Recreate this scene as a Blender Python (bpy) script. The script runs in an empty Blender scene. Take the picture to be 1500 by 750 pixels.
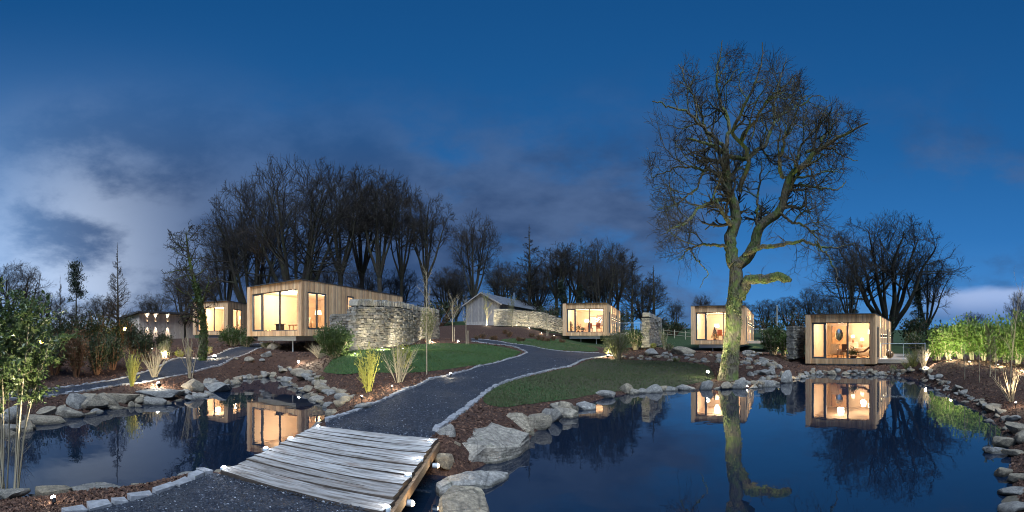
import bpy, math, random, time
import numpy as np
from mathutils import Vector, noise as mnoise
from mathutils.geometry import delaunay_2d_cdt
T0 = time.time()
S = bpy.context.scene
COL = S.collection
R = math.radians
random.seed(7)
RNG = np.random.default_rng(11)

# ------------------------------------------------------------------ camera
# The photograph is a stitched cylindrical panorama: 600 px per radian, horizon on row 497 of 750.
F, HZ, CX, CAMZ = 600.0, 497.0, 750.0, 2.1
cd = bpy.data.cameras.new('camera'); cam = bpy.data.objects.new('camera', cd); COL.objects.link(cam)
cd.type = 'PANO'
cd.panorama_type = 'CENTRAL_CYLINDRICAL'
cd.central_cylindrical_range_u_min = -750 / F; cd.central_cylindrical_range_u_max = 750 / F
cd.central_cylindrical_range_v_min = -(750 - HZ) / F; cd.central_cylindrical_range_v_max = HZ / F
cd.central_cylindrical_radius = 1.0
cd.clip_start = 0.05; cd.clip_end = 5000
cam.location = (0, 0, CAMZ); cam.rotation_euler = (R(90), 0, 0)
S.camera = cam

# ------------------------------------------------------------------ exposure, world, sun
S.view_settings.view_transform = 'Standard'; S.view_settings.look = 'None'
S.view_settings.exposure = 1.12; S.view_settings.gamma = 1.0
S.cycles.max_bounces = 8; S.cycles.transparent_max_bounces = 12
S.cycles.caustics_reflective = False; S.cycles.caustics_refractive = False
S.cycles.sample_clamp_indirect = 4.0
S.cycles.use_denoising = True; S.cycles.denoising_prefilter = 'ACCURATE'; S.cycles.filter_width = 1.05

class NT:
    """small wrapper for building node trees"""
    def __init__(s, tree): s.t = tree; s.n = tree.nodes; s.l = tree.links
    def node(s, typ, **kw):
        nd = s.n.new(typ)
        for k, v in kw.items(): setattr(nd, k, v)
        return nd
    def put(s, sock, v):
        if v is None: return
        if isinstance(v, bpy.types.NodeSocket): s.l.new(v, sock)
        else: sock.default_value = v
    def math(s, op, a, b=None, c=None, clamp=False):
        nd = s.node('ShaderNodeMath', operation=op, use_clamp=clamp)
        for i, v in enumerate((a, b, c)): s.put(nd.inputs[i], v)
        return nd.outputs[0]
    def vmath(s, op, a, b=None):
        nd = s.node('ShaderNodeVectorMath', operation=op)
        s.put(nd.inputs[0], a); s.put(nd.inputs[1], b)
        return nd.outputs[0]
    def mix(s, f, a, b, blend='MIX'):
        nd = s.node('ShaderNodeMix', data_type='RGBA', blend_type=blend)
        s.put(nd.inputs[0], f); s.put(nd.inputs[6], a); s.put(nd.inputs[7], b)
        return nd.outputs[2]
    def noise(s, vec, scale, detail=4, rough=.55, dist=0.0):
        nd = s.node('ShaderNodeTexNoise'); s.put(nd.inputs['Vector'], vec)
        nd.inputs['Scale'].default_value = scale; nd.inputs['Detail'].default_value = detail
        nd.inputs['Roughness'].default_value = rough; nd.inputs['Distortion'].default_value = dist
        return nd.outputs['Fac']
    def voronoi(s, vec, scale, feature='F1', out='Distance'):
        nd = s.node('ShaderNodeTexVoronoi', feature=feature); s.put(nd.inputs['Vector'], vec)
        nd.inputs['Scale'].default_value = scale
        return nd.outputs[out]
    def ramp(s, f, stops, interp='LINEAR'):
        nd = s.node('ShaderNodeValToRGB'); nd.color_ramp.interpolation = interp
        e = nd.color_ramp.elements
        while len(e) < len(stops): e.new(0.5)
        for i, (p, c) in enumerate(stops):
            e[i].position = p; e[i].color = (*c, 1) if len(c) == 3 else c
        s.put(nd.inputs[0], f)
        return nd.outputs[0]
    def smooth(s, v, a, b):
        nd = s.node('ShaderNodeMapRange', interpolation_type='SMOOTHSTEP')
        s.put(nd.inputs[0], v); nd.inputs[1].default_value = a; nd.inputs[2].default_value = b
        return nd.outputs[0]
    def scale(s, vec, xyz):
        nd = s.node('ShaderNodeMapping'); s.put(nd.inputs[0], vec); nd.inputs['Scale'].default_value = xyz
        return nd.outputs[0]

W = bpy.data.worlds.new("World"); S.world = W; W.use_nodes = True
n = NT(W.node_tree); n.n.clear()
wo = n.node('ShaderNodeOutputWorld'); bg = n.node('ShaderNodeBackground'); n.l.new(bg.outputs[0], wo.inputs[0])
SUN_EL, SUN_ROT = R(3.0), R(250)
sky = n.node('ShaderNodeTexSky', sky_type='NISHITA', sun_disc=False)
sky.sun_elevation = SUN_EL; sky.sun_rotation = SUN_ROT; sky.air_density = 1.0; sky.dust_density = .3; sky.ozone_density = 6.0
geo = n.node('ShaderNodeTexCoord'); d = geo.outputs['Generated']
sep = n.node('ShaderNodeSeparateXYZ'); n.l.new(d, sep.inputs[0]); dx, dy, dz = sep.outputs
el = n.math('MAXIMUM', dz, 0.0)
az = n.math('ARCTAN2', dx, dy)                                   # 0 ahead, negative to the left
base = n.ramp(el, [(0.0, (.072, .225, .46)), (.10, (.042, .170, .41)), (.24, (.021, .118, .315)), (.42, (.011, .080, .228)), (.66, (.005, .052, .162)), (1.0, (.003, .034, .11))])
# a little of the physical sky keeps its colour shift towards the set sun
skys = n.vmath('MULTIPLY', sky.outputs[0], (.0010, .0036, .0070))
base = n.vmath('ADD', n.vmath('MULTIPLY', base, (.92, .92, .92)), skys)
# broad soft clouds
cv = n.vmath('MULTIPLY', d, (1.5, 1.5, 3.4))
c1 = n.noise(cv, 1.7, 9, .58, .08)
c2 = n.noise(n.vmath('ADD', cv, (7.3, 2.1, 4.4)), 2.1, 8, .58, .1)
c3 = n.noise(n.vmath('ADD', cv, (-3.1, 8.2, 1.4)), .8, 3, .5)
left = n.smooth(az, .55, -.62)                                    # the cloudier side of the sky
lowm = n.math('MULTIPLY', n.smooth(el, .60, .34), 1.0)
cov = n.math('ADD', c1, n.math('MULTIPLY', n.math('MULTIPLY', left, lowm), .27))
cov = n.math('ADD', cov, n.math('MULTIPLY', n.math('SUBTRACT', c3, .5), .45))
mask = n.math('MULTIPLY', n.smooth(cov, .42, .66), n.math('MULTIPLY', n.smooth(el, .60, .30), n.smooth(az, -1.45, -.95)))
glow = n.math('MULTIPLY', n.smooth(az, -.35, -1.35), n.smooth(el, .66, .06))   # afterglow behind the cloud on the left
base = n.mix(n.math('MULTIPLY', glow, .62), base, (.23, .37, .60, 1))
dark = n.mix(n.smooth(c2, .36, .66), (.022, .044, .105, 1), (.052, .088, .175, 1))
lit = n.mix(n.smooth(c2, .38, .60), (.070, .112, .21, 1), (.44, .52, .66, 1))
ccol = n.mix(n.math('MULTIPLY', n.math('MULTIPLY', glow, n.smooth(az, -.62, -1.10)), 1.0), dark, lit)
skyc = n.mix(n.math('MULTIPLY', mask, .94), base, ccol)
# a long low cloud bank towards the right horizon
bank = n.math('MULTIPLY', n.smooth(az, .93, 1.12), n.math('MULTIPLY', n.smooth(n.math('ADD', el, n.math('MULTIPLY', c2, .05)), .155, .132), n.smooth(el, .035, .06)))
bk = n.mix(n.smooth(n.math('ADD', el, n.math('MULTIPLY', c1, .06)), .07, .14), (.065, .13, .29, 1), (.25, .33, .52, 1))
skyc = n.mix(n.math('MULTIPLY', bank, .85), skyc, bk)
grd = n.smooth(dz, .0, -.05)
skyc = n.mix(grd, skyc, (.02, .03, .04, 1))
n.put(bg.inputs[0], skyc); bg.inputs[1].default_value = .72

sd_ = bpy.data.lights.new('sun', 'SUN'); sun = bpy.data.objects.new('sun', sd_); COL.objects.link(sun)
sd_.energy = 2.4; sd_.angle = R(35); sd_.color = (.70, .83, 1.0)
# the last dusk light comes from the sky high behind the camera
sdir = Vector((.12, -.58, .82)).normalized()
sun.rotation_euler = sdir.to_track_quat('Z', 'Y').to_euler()

# ------------------------------------------------------------------ pixel <-> place
def pol(px, r, z=0.0):
    th = (px - CX) / F
    return Vector((r * math.sin(th), r * math.cos(th), z))
def at(px, py, r):
    return pol(px, r, CAMZ - (py - HZ) * r / F)
def atz(px, py, z):
    return pol(px, (CAMZ - z) * F / (py - HZ), z)

# ------------------------------------------------------------------ terrain
RP = [(650, 712), (668, 702), (690, 693), (740, 668), (779, 648), (787, 634), (816, 619), (838, 604), (857, 593), (897, 581), (935, 576), (985, 572), (1045, 570), (1105, 569), (1150, 562), (1168, 556), (1195, 549), (1255, 549), (1305, 550), (1335, 553), (1358, 564), (1385, 581), (1425, 602), (1456, 627), (1468, 660), (1464, 700), (1470, 750), (1470, 850), (1300, 900), (1000, 950), (750, 950), (640, 850)]
LP = [(455, 640), (478, 610), (472, 594), (447, 574), (417, 557), (395, 552), (350, 556), (338, 566), (302, 580), (250, 590), (180, 598), (130, 606), (60, 622), (0, 642), (-120, 662), (-260, 690), (-180, 770), (0, 724), (50, 722), (150, 721), (250, 713), (300, 702), (330, 690)]
PONDS = [np.array([atz(px, py, 0)[:2] for px, py in P]) for P in (RP, LP)]
PONDS.append(np.array([(-4.9, 4.7), (-4.7, 7.5), (-3.2, 6.35), (-.85, 6.15), (-.5, 4.3), (-3.0, 4.4)]))

def inside(poly, x, y):
    c = np.zeros(x.shape, bool); m = len(poly)
    for i in range(m):
        x1, y1 = poly[i]; x2, y2 = poly[(i + 1) % m]
        if y1 == y2: continue
        k = ((y1 > y) != (y2 > y)) & (x < (x2 - x1) * (y - y1) / (y2 - y1) + x1)
        c ^= k
    return c
def edge_dist(poly, x, y, closed=True):
    best = np.full(x.shape, 1e9); m = len(poly)
    for i in range(m if closed else m - 1):
        a = poly[i]; b = poly[(i + 1) % m]; e = b - a; L = e @ e + 1e-12
        t = np.clip(((x - a[0]) * e[0] + (y - a[1]) * e[1]) / L, 0, 1)
        best = np.minimum(best, (x - a[0] - t * e[0]) ** 2 + (y - a[1] - t * e[1]) ** 2)
    return np.sqrt(best)
def sdf(poly, x, y):
    dd = edge_dist(poly, x, y)
    return np.where(inside(poly, x, y), -dd, dd)
def pond_sdf(x, y):
    return np.minimum.reduce([sdf(p, x, y) for p in PONDS])

CPX = [(-3, 0, .48), (0, -8, .5), (6, -3, .5), (-8, -1, .5), (0, 0, .5), (-2.3, 3.4, .48), (-2.4, 7.4, .5), (-4.2, 2.6, .30), (-5.2, 2.3, .12), (-6.2, 1.4, .12), (-4.9, 3.1, .15), (-4.5, 3.7, .2), (-3.15, 3.85, .49), (-2.2, 3.8, .5), (-1.3, 3.7, .5), (-3.3, 3.2, .44), (-3.2, 6.95, .5), (-2.3, 6.9, .5), (-1.3, 6.8, .5)]
CPP = [(560, 9.5, .58), (650, 15, .69), (700, 20, .85), (770, 30, 1.08), (735, 34, 1.6), (690, 36, 2.1), (640, 8, .52), (700, 11, .55), (720, 16.5, .7),
       (800, 19, .72), (850, 25, .9), (880, 29, 1.0), (900, 19, .4), (950, 25, .6), (1000, 25, .6), (1000, 19, .3), (1070, 19.5, .15), (900, 38, 1.3), (850, 40, 1.45), (800, 40, 1.9), (960, 33, 1.5), (1010, 33, 1.1), (1090, 32, 1.0), (1150, 30, 1.0), (1060, 24, .6),
       (1180, 27, .3), (1280, 27, .3), (1250, 33, .6), (1340, 26, .5), (1365, 24, .8), (1400, 23, 1.0), (1450, 19, .9), (1500, 17, .9), (1420, 15, .5), (1480, 10, .4), (1480, 6, .35), (1600, 10, .6), (1600, 20, 1.0),
       (545, 11.5, .70), (600, 14.7, .85), (560, 19, 1.65), (517, 19.5, 1.6), (490, 18.5, 1.4), (470, 14, .6), (450, 19, .55), (640, 33, 2.2), (690, 30, 1.75), (640, 22, 1.5), (600, 30, 2.2),
       (420, 25.5, 1.25), (365, 29, 1.5), (385, 32, 1.7), (440, 35, 2), (300, 26, .85), (200, 17, .32), (250, 18, .4), (100, 15, .35), (0, 12, .35), (0, 20, .8), (100, 22, 1.2), (200, 25, 1.2), (270, 30, 1.5), (204, 42, 2.1), (333, 38, 2.3), (290, 40, 2.2),
       (690, 47, 3.8), (760, 45, 3.6), (820, 43, 2.5), (700, 60, 4.8), (780, 70, 5.0), (500, 45, 2.6),
       (-50, 70, 2.6), (150, 70, 2.6), (350, 70, 3.2), (550, 70, 3.8), (950, 70, 3.0), (1000, 75, 4.2), (1150, 60, 2.0), (1300, 50, 1.5), (1450, 60, 2.0), (1600, 60, 2.)]
for k in range(-3, 21):
    CPP += [(k * 100, 160, 5.0), (k * 100, 420, 11.0)]
for a in range(100, 270, 20):
    for rr, zz in ((20, .7), (60, 1.5), (160, 4), (420, 9)):
        CPX.append((rr * math.sin(R(a)), rr * math.cos(R(a)), zz))
CP = np.array(CPX + [tuple(pol(px, r, z)) for px, r, z in CPP])
def base_h(x, y):
    num = np.zeros(x.shape); den = np.zeros(x.shape); rr = x * x + y * y
    s2 = .4 + .0035 * rr
    for cx, cy, cz in CP:
        w = 1.0 / ((x - cx) ** 2 + (y - cy) ** 2 + s2) ** 2
        num += w * cz; den += w
    return num / den
def ground0(x, y):
    """height of the land (no path cut)"""
    x = np.asarray(x, float); y = np.asarray(y, float)
    B = base_h(x, y); s = pond_sdf(x, y)
    wb = .8 + 1.5 * np.clip((np.hypot(x + 2.4, y - 5.2) - 3.2) / 3.5, 0, 1)
    t = np.clip(s / wb, 0, 1); t = 1 - (1 - t) ** 2
    out = -.06 + (B + .06) * t
    return np.where(s > 0, out, -.06 - np.minimum(.8, -s * .7))
def gz(x, y):
    return float(ground0(np.array([x]), np.array([y]))[0])
RS = np.concatenate([np.arange(2.5, 30, .08), np.arange(30, 140, .4)])
def atg(px, py):
    """the point of the land that the pixel shows"""
    th = (px - CX) / F
    zz = ground0(RS * math.sin(th), RS * math.cos(th)); ray = CAMZ - (py - HZ) * RS / F
    k = np.where(zz >= ray)[0]
    if len(k) == 0: return pol(px, 60, 2)
    i = k[0]; r = RS[i]
    if i:
        a = ray[i - 1] - zz[i - 1]; b = zz[i] - ray[i]; r = RS[i - 1] + (RS[i] - RS[i - 1]) * a / (a + b + 1e-9)
    p = pol(px, r); p.z = gz(p.x, p.y); return p
def onr(px, r):
    p = pol(px, r); p.z = gz(p.x, p.y); return p

def smooth_poly(pts, closed=True, it=2):
    P = [np.array(p, float) for p in pts]
    for _ in range(it):
        Q = []; m = len(P)
        for i in range(m if closed else m - 1):
            a, b = P[i], P[(i + 1) % m]
            Q += [a * .75 + b * .25, a * .25 + b * .75]
        if not closed: Q = [P[0]] + Q + [P[-1]]
        P = Q
    return np.array(P)
def gpoly(pxs): return [tuple(atg(px, py)[:2]) for px, py in pxs]
path_left_edge = gpoly([(478, 619), (520, 604), (560, 588), (610, 567), (650, 552), (700, 537), (740, 528), (768, 520), (774, 515.5), (757, 509), (722, 504), (690, 500)])
path_top_edge = gpoly([(690, 496), (730, 500), (770, 506), (800, 512), (830, 515.5), (878, 517)])
path_right_edge = gpoly([(900, 521), (870, 524), (850, 529), (800, 544), (755, 556), (722, 567), (705, 581), (688, 596), (660, 615), (638, 633)])
near_kerb = gpoly([(90, 756), (130, 747), (180, 737), (235, 722), (275, 706), (305, 694)])
far_low = gpoly([(-60, 592), (60, 583), (140, 571), (195, 563), (258, 551), (300, 541), (345, 525), (390, 508)])
far_up = gpoly([(385, 502), (340, 512), (290, 524), (240, 535), (200, 548), (140, 562), (60, 573), (-60, 580)])
def sm(e): return smooth_poly(e, False, 2)
PLE, PTE, PRE, NKE, FLE, FUE = map(sm, (path_left_edge, path_top_edge, path_right_edge, near_kerb, far_low, far_up))
PATHS = {'main': np.vstack([PLE, PTE, PRE, [(-1.3, 6.55), (-3.45, 6.6)]]),
         'near': np.vstack([NKE, [(-3.25, 3.95), (-1.15, 3.85), (-1.0, 3.2), (-.9, 0), (-1, -6), (-4.2, -6), (-3.8, 0)]]),
         'far': np.vstack([FLE, FUE])}
LAWNS = {'main': smooth_poly(gpoly([(468, 548), (488, 529), (520, 514), (560, 509), (600, 506), (650, 504), (700, 504), (742, 509), (766, 515), (760, 520), (735, 528), (700, 535), (660, 541), (620, 545), (585, 547), (540, 546), (500, 551)])),
         'upper': smooth_poly(gpoly([(792, 513), (762, 504), (725, 498), (760, 495), (800, 496), (850, 503), (888, 515), (840, 514)])),
         'right': smooth_poly(gpoly([(712, 574), (740, 562), (800, 547), (850, 532), (880, 526), (900, 526), (960, 528), (1015, 531), (1048, 545), (1045, 558), (1000, 566), (930, 570), (880, 575), (820, 586), (770, 592), (735, 599), (705, 592)]))}
def sheet_sdf(x, y):
    return np.minimum.reduce([sdf(p, x, y) for p in list(PATHS.values()) + list(LAWNS.values())])

# ------------------------------------------------------------------ mesh builder
class MB:
    def __init__(s): s.v = []; s.f = []; s.nv = 0; s.sm = []; s.mi = []
    def add(s, v, f, smooth=False, mi=0):
        v = np.asarray(v, float).reshape(-1, 3); f = np.asarray(f, int)
        s.v.append(v); s.f.append(f + s.nv); s.sm.append(smooth); s.mi.append(mi); s.nv += len(v); return s
    BOXF = np.array([(0, 3, 2, 1), (4, 5, 6, 7), (0, 1, 5, 4), (1, 2, 6, 5), (2, 3, 7, 6), (3, 0, 4, 7)])
    def box(s, x0, y0, z0, x1, y1, z1, jit=0, mi=0):
        v = np.array([(x0, y0, z0), (x1, y0, z0), (x1, y1, z0), (x0, y1, z0), (x0, y0, z1), (x1, y0, z1), (x1, y1, z1), (x0, y1, z1)], float)
        if jit: v += RNG.uniform(-jit, jit, v.shape)
        return s.add(v, s.BOXF, mi=mi)
    def obox(s, c, ax, ay, az, hx, hy, hz, jit=0):
        ax, ay, az, c = (np.array(a, float) for a in (ax, ay, az, c))
        sg = np.array([(-1, -1, -1), (1, -1, -1), (1, 1, -1), (-1, 1, -1), (-1, -1, 1), (1, -1, 1), (1, 1, 1), (-1, 1, 1)], float)
        v = c + sg[:, :1] * hx * ax + sg[:, 1:2] * hy * ay + sg[:, 2:] * hz * az
        if jit: v = v + RNG.uniform(-jit, jit, v.shape)
        return s.add(v, s.BOXF)
    def tubes(s, P, Rd, sides=6, cap=True):
        """P (M,N,3) polylines with radii Rd (M,N)"""
        P = np.asarray(P, float); Rd = np.asarray(Rd, float)
        if P.ndim == 2: P = P[None]; Rd = Rd[None]
        M, N, _ = P.shape
        if M == 0: return s
        T = np.gradient(P, axis=1); T /= np.linalg.norm(T, axis=2, keepdims=True) + 1e-9
        ref = np.where(np.abs(T[:, :1, 2:3]) < .8, np.array([[[0, 0, 1.]]]), np.array([[[1., 0, 0]]]))
        ref = np.repeat(ref, N, 1)
        A = np.cross(T, ref); A /= np.linalg.norm(A, axis=2, keepdims=True) + 1e-9
        B = np.cross(T, A)
        an = np.arange(sides) * 2 * np.pi / sides
        V = P[:, :, None] + Rd[:, :, None, None] * (np.cos(an)[None, None, :, None] * A[:, :, None] + np.sin(an)[None, None, :, None] * B[:, :, None])
        idx = np.arange(M * N * sides).reshape(M, N, sides)
        a = idx[:, :-1]; b = idx[:, 1:]
        q = np.stack([a, np.roll(a, -1, 2), np.roll(b, -1, 2), b], -1).reshape(-1, 4)
        s.add(V.reshape(-1, 3), q, smooth=True)
        if cap and M < 60:
            for k in range(M):
                for row in (0, N - 1):
                    ring = V[k, row]; i = np.arange(1, sides - 1)
                    s.add(ring, np.stack([np.zeros_like(i), i, i + 1], 1))
        return s
    def cyl(s, p0, p1, r0, r1=None, sides=10):
        r1 = r0 if r1 is None else r1
        return s.tubes([[p0, p1]], [[r0, r1]], sides)
    def lathe(s, prof, c=(0, 0, 0), sides=14):
        an = np.arange(sides) * 2 * np.pi / sides; V = []
        for r, z in prof: V += [(c[0] + r * math.cos(a), c[1] + r * math.sin(a), c[2] + z) for a in an]
        idx = np.arange(len(prof) * sides).reshape(len(prof), sides)
        a = idx[:-1]; b = idx[1:]
        q = np.stack([a, np.roll(a, -1, 1), np.roll(b, -1, 1), b], -1).reshape(-1, 4)
        return s.add(V, q, smooth=True)
    def ball(s, c, r, seg=10, ring=6):
        pr = [(max(1e-4, math.sin(math.pi * i / ring)) , -math.cos(math.pi * i / ring)) for i in range(ring + 1)]
        rr = r if isinstance(r, tuple) else (r, r)
        return s.lathe([(a * rr[0], b * rr[1]) for a, b in pr], c, seg)
    def leaves(s, C, size, rng, D=None, width=.45, fold=.15, flat=0.0, szvar=.35):
        """leaf-shaped quads at centres C; D optional growth directions"""
        C = np.asarray(C, float); N = len(C)
        if N == 0: return s
        d = rng.normal(size=(N, 3)) if D is None else D + rng.normal(size=(N, 3)) * .55
        d[:, 2] *= (1 - flat)
        d /= np.linalg.norm(d, axis=1, keepdims=True) + 1e-9
        u = rng.normal(size=(N, 3)); w = np.cross(d, u); w /= np.linalg.norm(w, axis=1, keepdims=True) + 1e-9
        nn = np.cross(d, w)
        L = (size * (1 + szvar * rng.uniform(-1, 1, N)))[:, None]
        base = C - d * L * .5
        V = np.stack([base, base + d * L * .42 + w * L * width * .5 + nn * L * fold, base + d * L, base + d * L * .42 - w * L * width * .5 + nn * L * fold], 1).reshape(-1, 3)
        i = np.arange(N)[:, None] * 4
        return s.add(V, np.concatenate([i + np.array([[0, 1, 2]]), i + np.array([[0, 2, 3]])], 0))
    def mesh(s, name):
        me = bpy.data.meshes.new(name)
        if not s.v: return me
        V = np.concatenate(s.v); me.vertices.add(len(V)); me.vertices.foreach_set('co', V.ravel())
        loops = np.concatenate([f.ravel() for f in s.f]); me.loops.add(len(loops)); me.loops.foreach_set('vertex_index', loops.astype(np.int32))
        sizes = np.concatenate([np.full(len(f), f.shape[1]) for f in s.f])
        st = np.concatenate([[0], np.cumsum(sizes)[:-1]])
        me.polygons.add(len(sizes)); me.polygons.foreach_set('loop_start', st.astype(np.int32))
        me.polygons.foreach_set('use_smooth', np.concatenate([np.full(len(f), b) for f, b in zip(s.f, s.sm)]))
        me.polygons.foreach_set('material_index', np.concatenate([np.full(len(f), b, np.int32) for f, b in zip(s.f, s.mi)]))
        me.update(calc_edges=True)
        return me
    def build(s, name, mat, parent=None, kind=None, sharp=None, label=None):
        me = s.mesh(name)
        for m in (mat if isinstance(mat, (list, tuple)) else [mat]): me.materials.append(m)
        if sharp:
            me.polygons.foreach_set('use_smooth', np.ones(len(me.polygons), bool)); me.set_sharp_from_angle(angle=R(sharp))
        o = bpy.data.objects.new(name, me); COL.objects.link(o)
        if parent is not None: o.parent = parent
        if kind: o['kind'] = kind
        if label: o['label'] = label
        return o
def thing(name, label, cat, loc=(0, 0, 0), rz=0.0, group=None):
    o = bpy.data.objects.new(name, None); COL.objects.link(o); o.empty_display_size = .2
    o.location = loc; o.rotation_euler = (0, 0, rz); tag(o, label, cat, group)
    return o
def tag(o, label, cat, group=None):
    o['label'] = label; o['category'] = cat
    if group: o['group'] = group
    return o
def kids(o): return [c for c in bpy.data.objects if c.parent == o]
def copy_tree(o, kidmap, parent=None):
    c = o.copy(); COL.objects.link(c)
    if parent is not None: c.parent = parent
    for ch in kidmap.get(o.name, []): copy_tree(ch, kidmap, c)
    return c
# ------------------------------------------------------------------ materials
M = {}
def mat(name, build, rough=.8, metal=0.0, spec=.3):
    m = bpy.data.materials.new(name); m.use_nodes = True; t = NT(m.node_tree)
    b = m.node_tree.nodes['Principled BSDF']
    b.inputs['Roughness'].default_value = rough; b.inputs['Metallic'].default_value = metal
    b.inputs['Specular IOR Level'].default_value = spec
    build(t, b); M[name] = m; return m
def obj_co(t): return t.node('ShaderNodeTexCoord').outputs['Object']
def isl(t): return t.node('ShaderNodeNewGeometry').outputs['Random Per Island']
def pos(t): return t.node('ShaderNodeNewGeometry').outputs['Position']
def bump(t, b, h, strength=.5, dist=.02):
    nd = t.node('ShaderNodeBump'); nd.inputs['Strength'].default_value = strength; nd.inputs['Distance'].default_value = dist
    t.put(nd.inputs['Height'], h); t.l.new(nd.outputs[0], b.inputs['Normal'])
def flat(col, var=.12, sc=6, bumpy=0):
    def f(t, b):
        nz = t.noise(obj_co(t), sc, 5)
        lo = tuple(c * (1 - var) for c in col); hi = tuple(min(1, c * (1 + var)) for c in col)
        t.put(b.inputs['Base Color'], t.ramp(nz, [(.3, lo), (.7, hi)]))
        if bumpy: bump(t, b, t.noise(obj_co(t), sc * 8, 4), bumpy, .01)
    return f
def island(cols, sc=5, grain=None, bumpy=.3, gamt=.35):
    """colour picked per separate piece, varied by noise"""
    def f(t, b):
        c = t.ramp(isl(t), [(i / max(1, len(cols) - 1), k) for i, k in enumerate(cols)])
        co = obj_co(t)
        v = t.scale(co, grain) if grain else co
        nz = t.noise(v, sc, 6, .62)
        c = t.mix(gamt, c, t.ramp(nz, [(.28, (.12, .12, .12)), (.5, (.5, .5, .5)), (.72, (1, 1, 1))]), 'OVERLAY')
        t.put(b.inputs['Base Color'], c)
        if bumpy: bump(t, b, nz, bumpy, .01)
    return f
mat('cladding', island([(.68, .41, .205), (.46, .275, .14), (.78, .50, .265), (.60, .39, .225), (.38, .235, .13), (.72, .435, .215)], 3, (9, 9, .7), .25, .45), .75)
mat('pale_cladding', island([(.60, .48, .38), (.52, .42, .34), (.66, .54, .44)], 3, (9, 9, .7), .25, .4), .8)
mat('old_cladding', island([(.20, .195, .205), (.145, .145, .155), (.25, .24, .24), (.175, .165, .16)], 3, (9, 9, .7), .25, .5), .85)
mat('dark_frame', flat((.055, .065, .072), .1), .45)
mat('plaster', flat((.70, .585, .455), .05, 2), .9)
mat('ceiling_plaster', flat((.80, .72, .62), .03, 2), .9)
mat('oak_floor', island([(.36, .22, .11), (.42, .26, .14), (.32, .19, .10)], 4, (1, 8, 8), .1), .45)
mat('roofing', flat((.06, .058, .06), .2), .8)
mat('slate_roof', island([(.12, .13, .15), (.16, .17, .19), (.10, .11, .13)], 6, None, .2), .6)
mat('grey_steel', flat((.38, .42, .45), .1), .5, .2)
mat('black_metal', flat((.02, .02, .022), .1), .5, .3)
mat('steel_flue', flat((.6, .62, .64), .1), .3, .9)
mat('white_paint', flat((.78, .77, .74), .04), .6)
mat('dark_wood', flat((.09, .05, .03), .2, 5), .55)
mat('tan_wood', flat((.40, .24, .12), .2, 5), .55)
mat('orange_fabric', flat((.55, .16, .04), .15, 8), .9)
mat('cream_fabric', flat((.62, .52, .40), .1, 8), .95)
mat('brown_leather', flat((.13, .06, .03), .2, 8), .5)
mat('mirror', lambda t, b: b.inputs['Base Color'].__setattr__('default_value', (.85, .85, .85, 1)), .04, 1.0)
mat('terracotta', flat((.28, .13, .07), .2), .8)
mat('deck_board', island([(.42, .36, .29), (.36, .31, .26), (.47, .41, .34)], 4, (1, 9, 9), .2), .8)
def glass(t, b):
    out = t.n['Material Output']; tr = t.node('ShaderNodeBsdfTransparent'); gl = t.node('ShaderNodeBsdfGlossy')
    tr.inputs[0].default_value = (.94, .95, .94, 1); gl.inputs['Roughness'].default_value = .005
    fr = t.node('ShaderNodeFresnel'); fr.inputs[0].default_value = 1.45
    mx = t.node('ShaderNodeMixShader'); t.l.new(t.math('MULTIPLY', fr.outputs[0], 1.6, clamp=True), mx.inputs[0]); t.l.new(tr.outputs[0], mx.inputs[1]); t.l.new(gl.outputs[0], mx.inputs[2])
    t.l.new(mx.outputs[0], out.inputs[0]); t.n.remove(b)
mat('glass', glass)
def emit(name, col, st):
    def f(t, b):
        b.inputs['Base Color'].default_value = (.8, .7, .55, 1)
        b.inputs['Emission Color'].default_value = (*col, 1); b.inputs['Emission Strength'].default_value = st
    mat(name, f)
emit('lamp_warm', (1, .74, .42), 8); emit('lamp_white', (1, .90, .74), 70); emit('lamp_amber', (1, .62, .10), 40); emit('lamp_cool', (.86, .93, 1), 45)
emit('shade_lit', (1, .72, .42), 2.6); emit('bulb', (1, .78, .5), 14)
def water(t, b):
    b.inputs['Base Color'].default_value = (.004, .011, .026, 1); b.inputs['Roughness'].default_value = .012
    b.inputs['IOR'].default_value = 1.55; b.inputs['Specular IOR Level'].default_value = 1.0
    v = t.scale(pos(t), (1, 1, 1))
    h = t.math('ADD', t.noise(v, 1.1, 2), t.math('MULTIPLY', t.noise(v, 5, 2), .18))
    bump(t, b, h, .035, .10)
mat('water', water)
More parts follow.
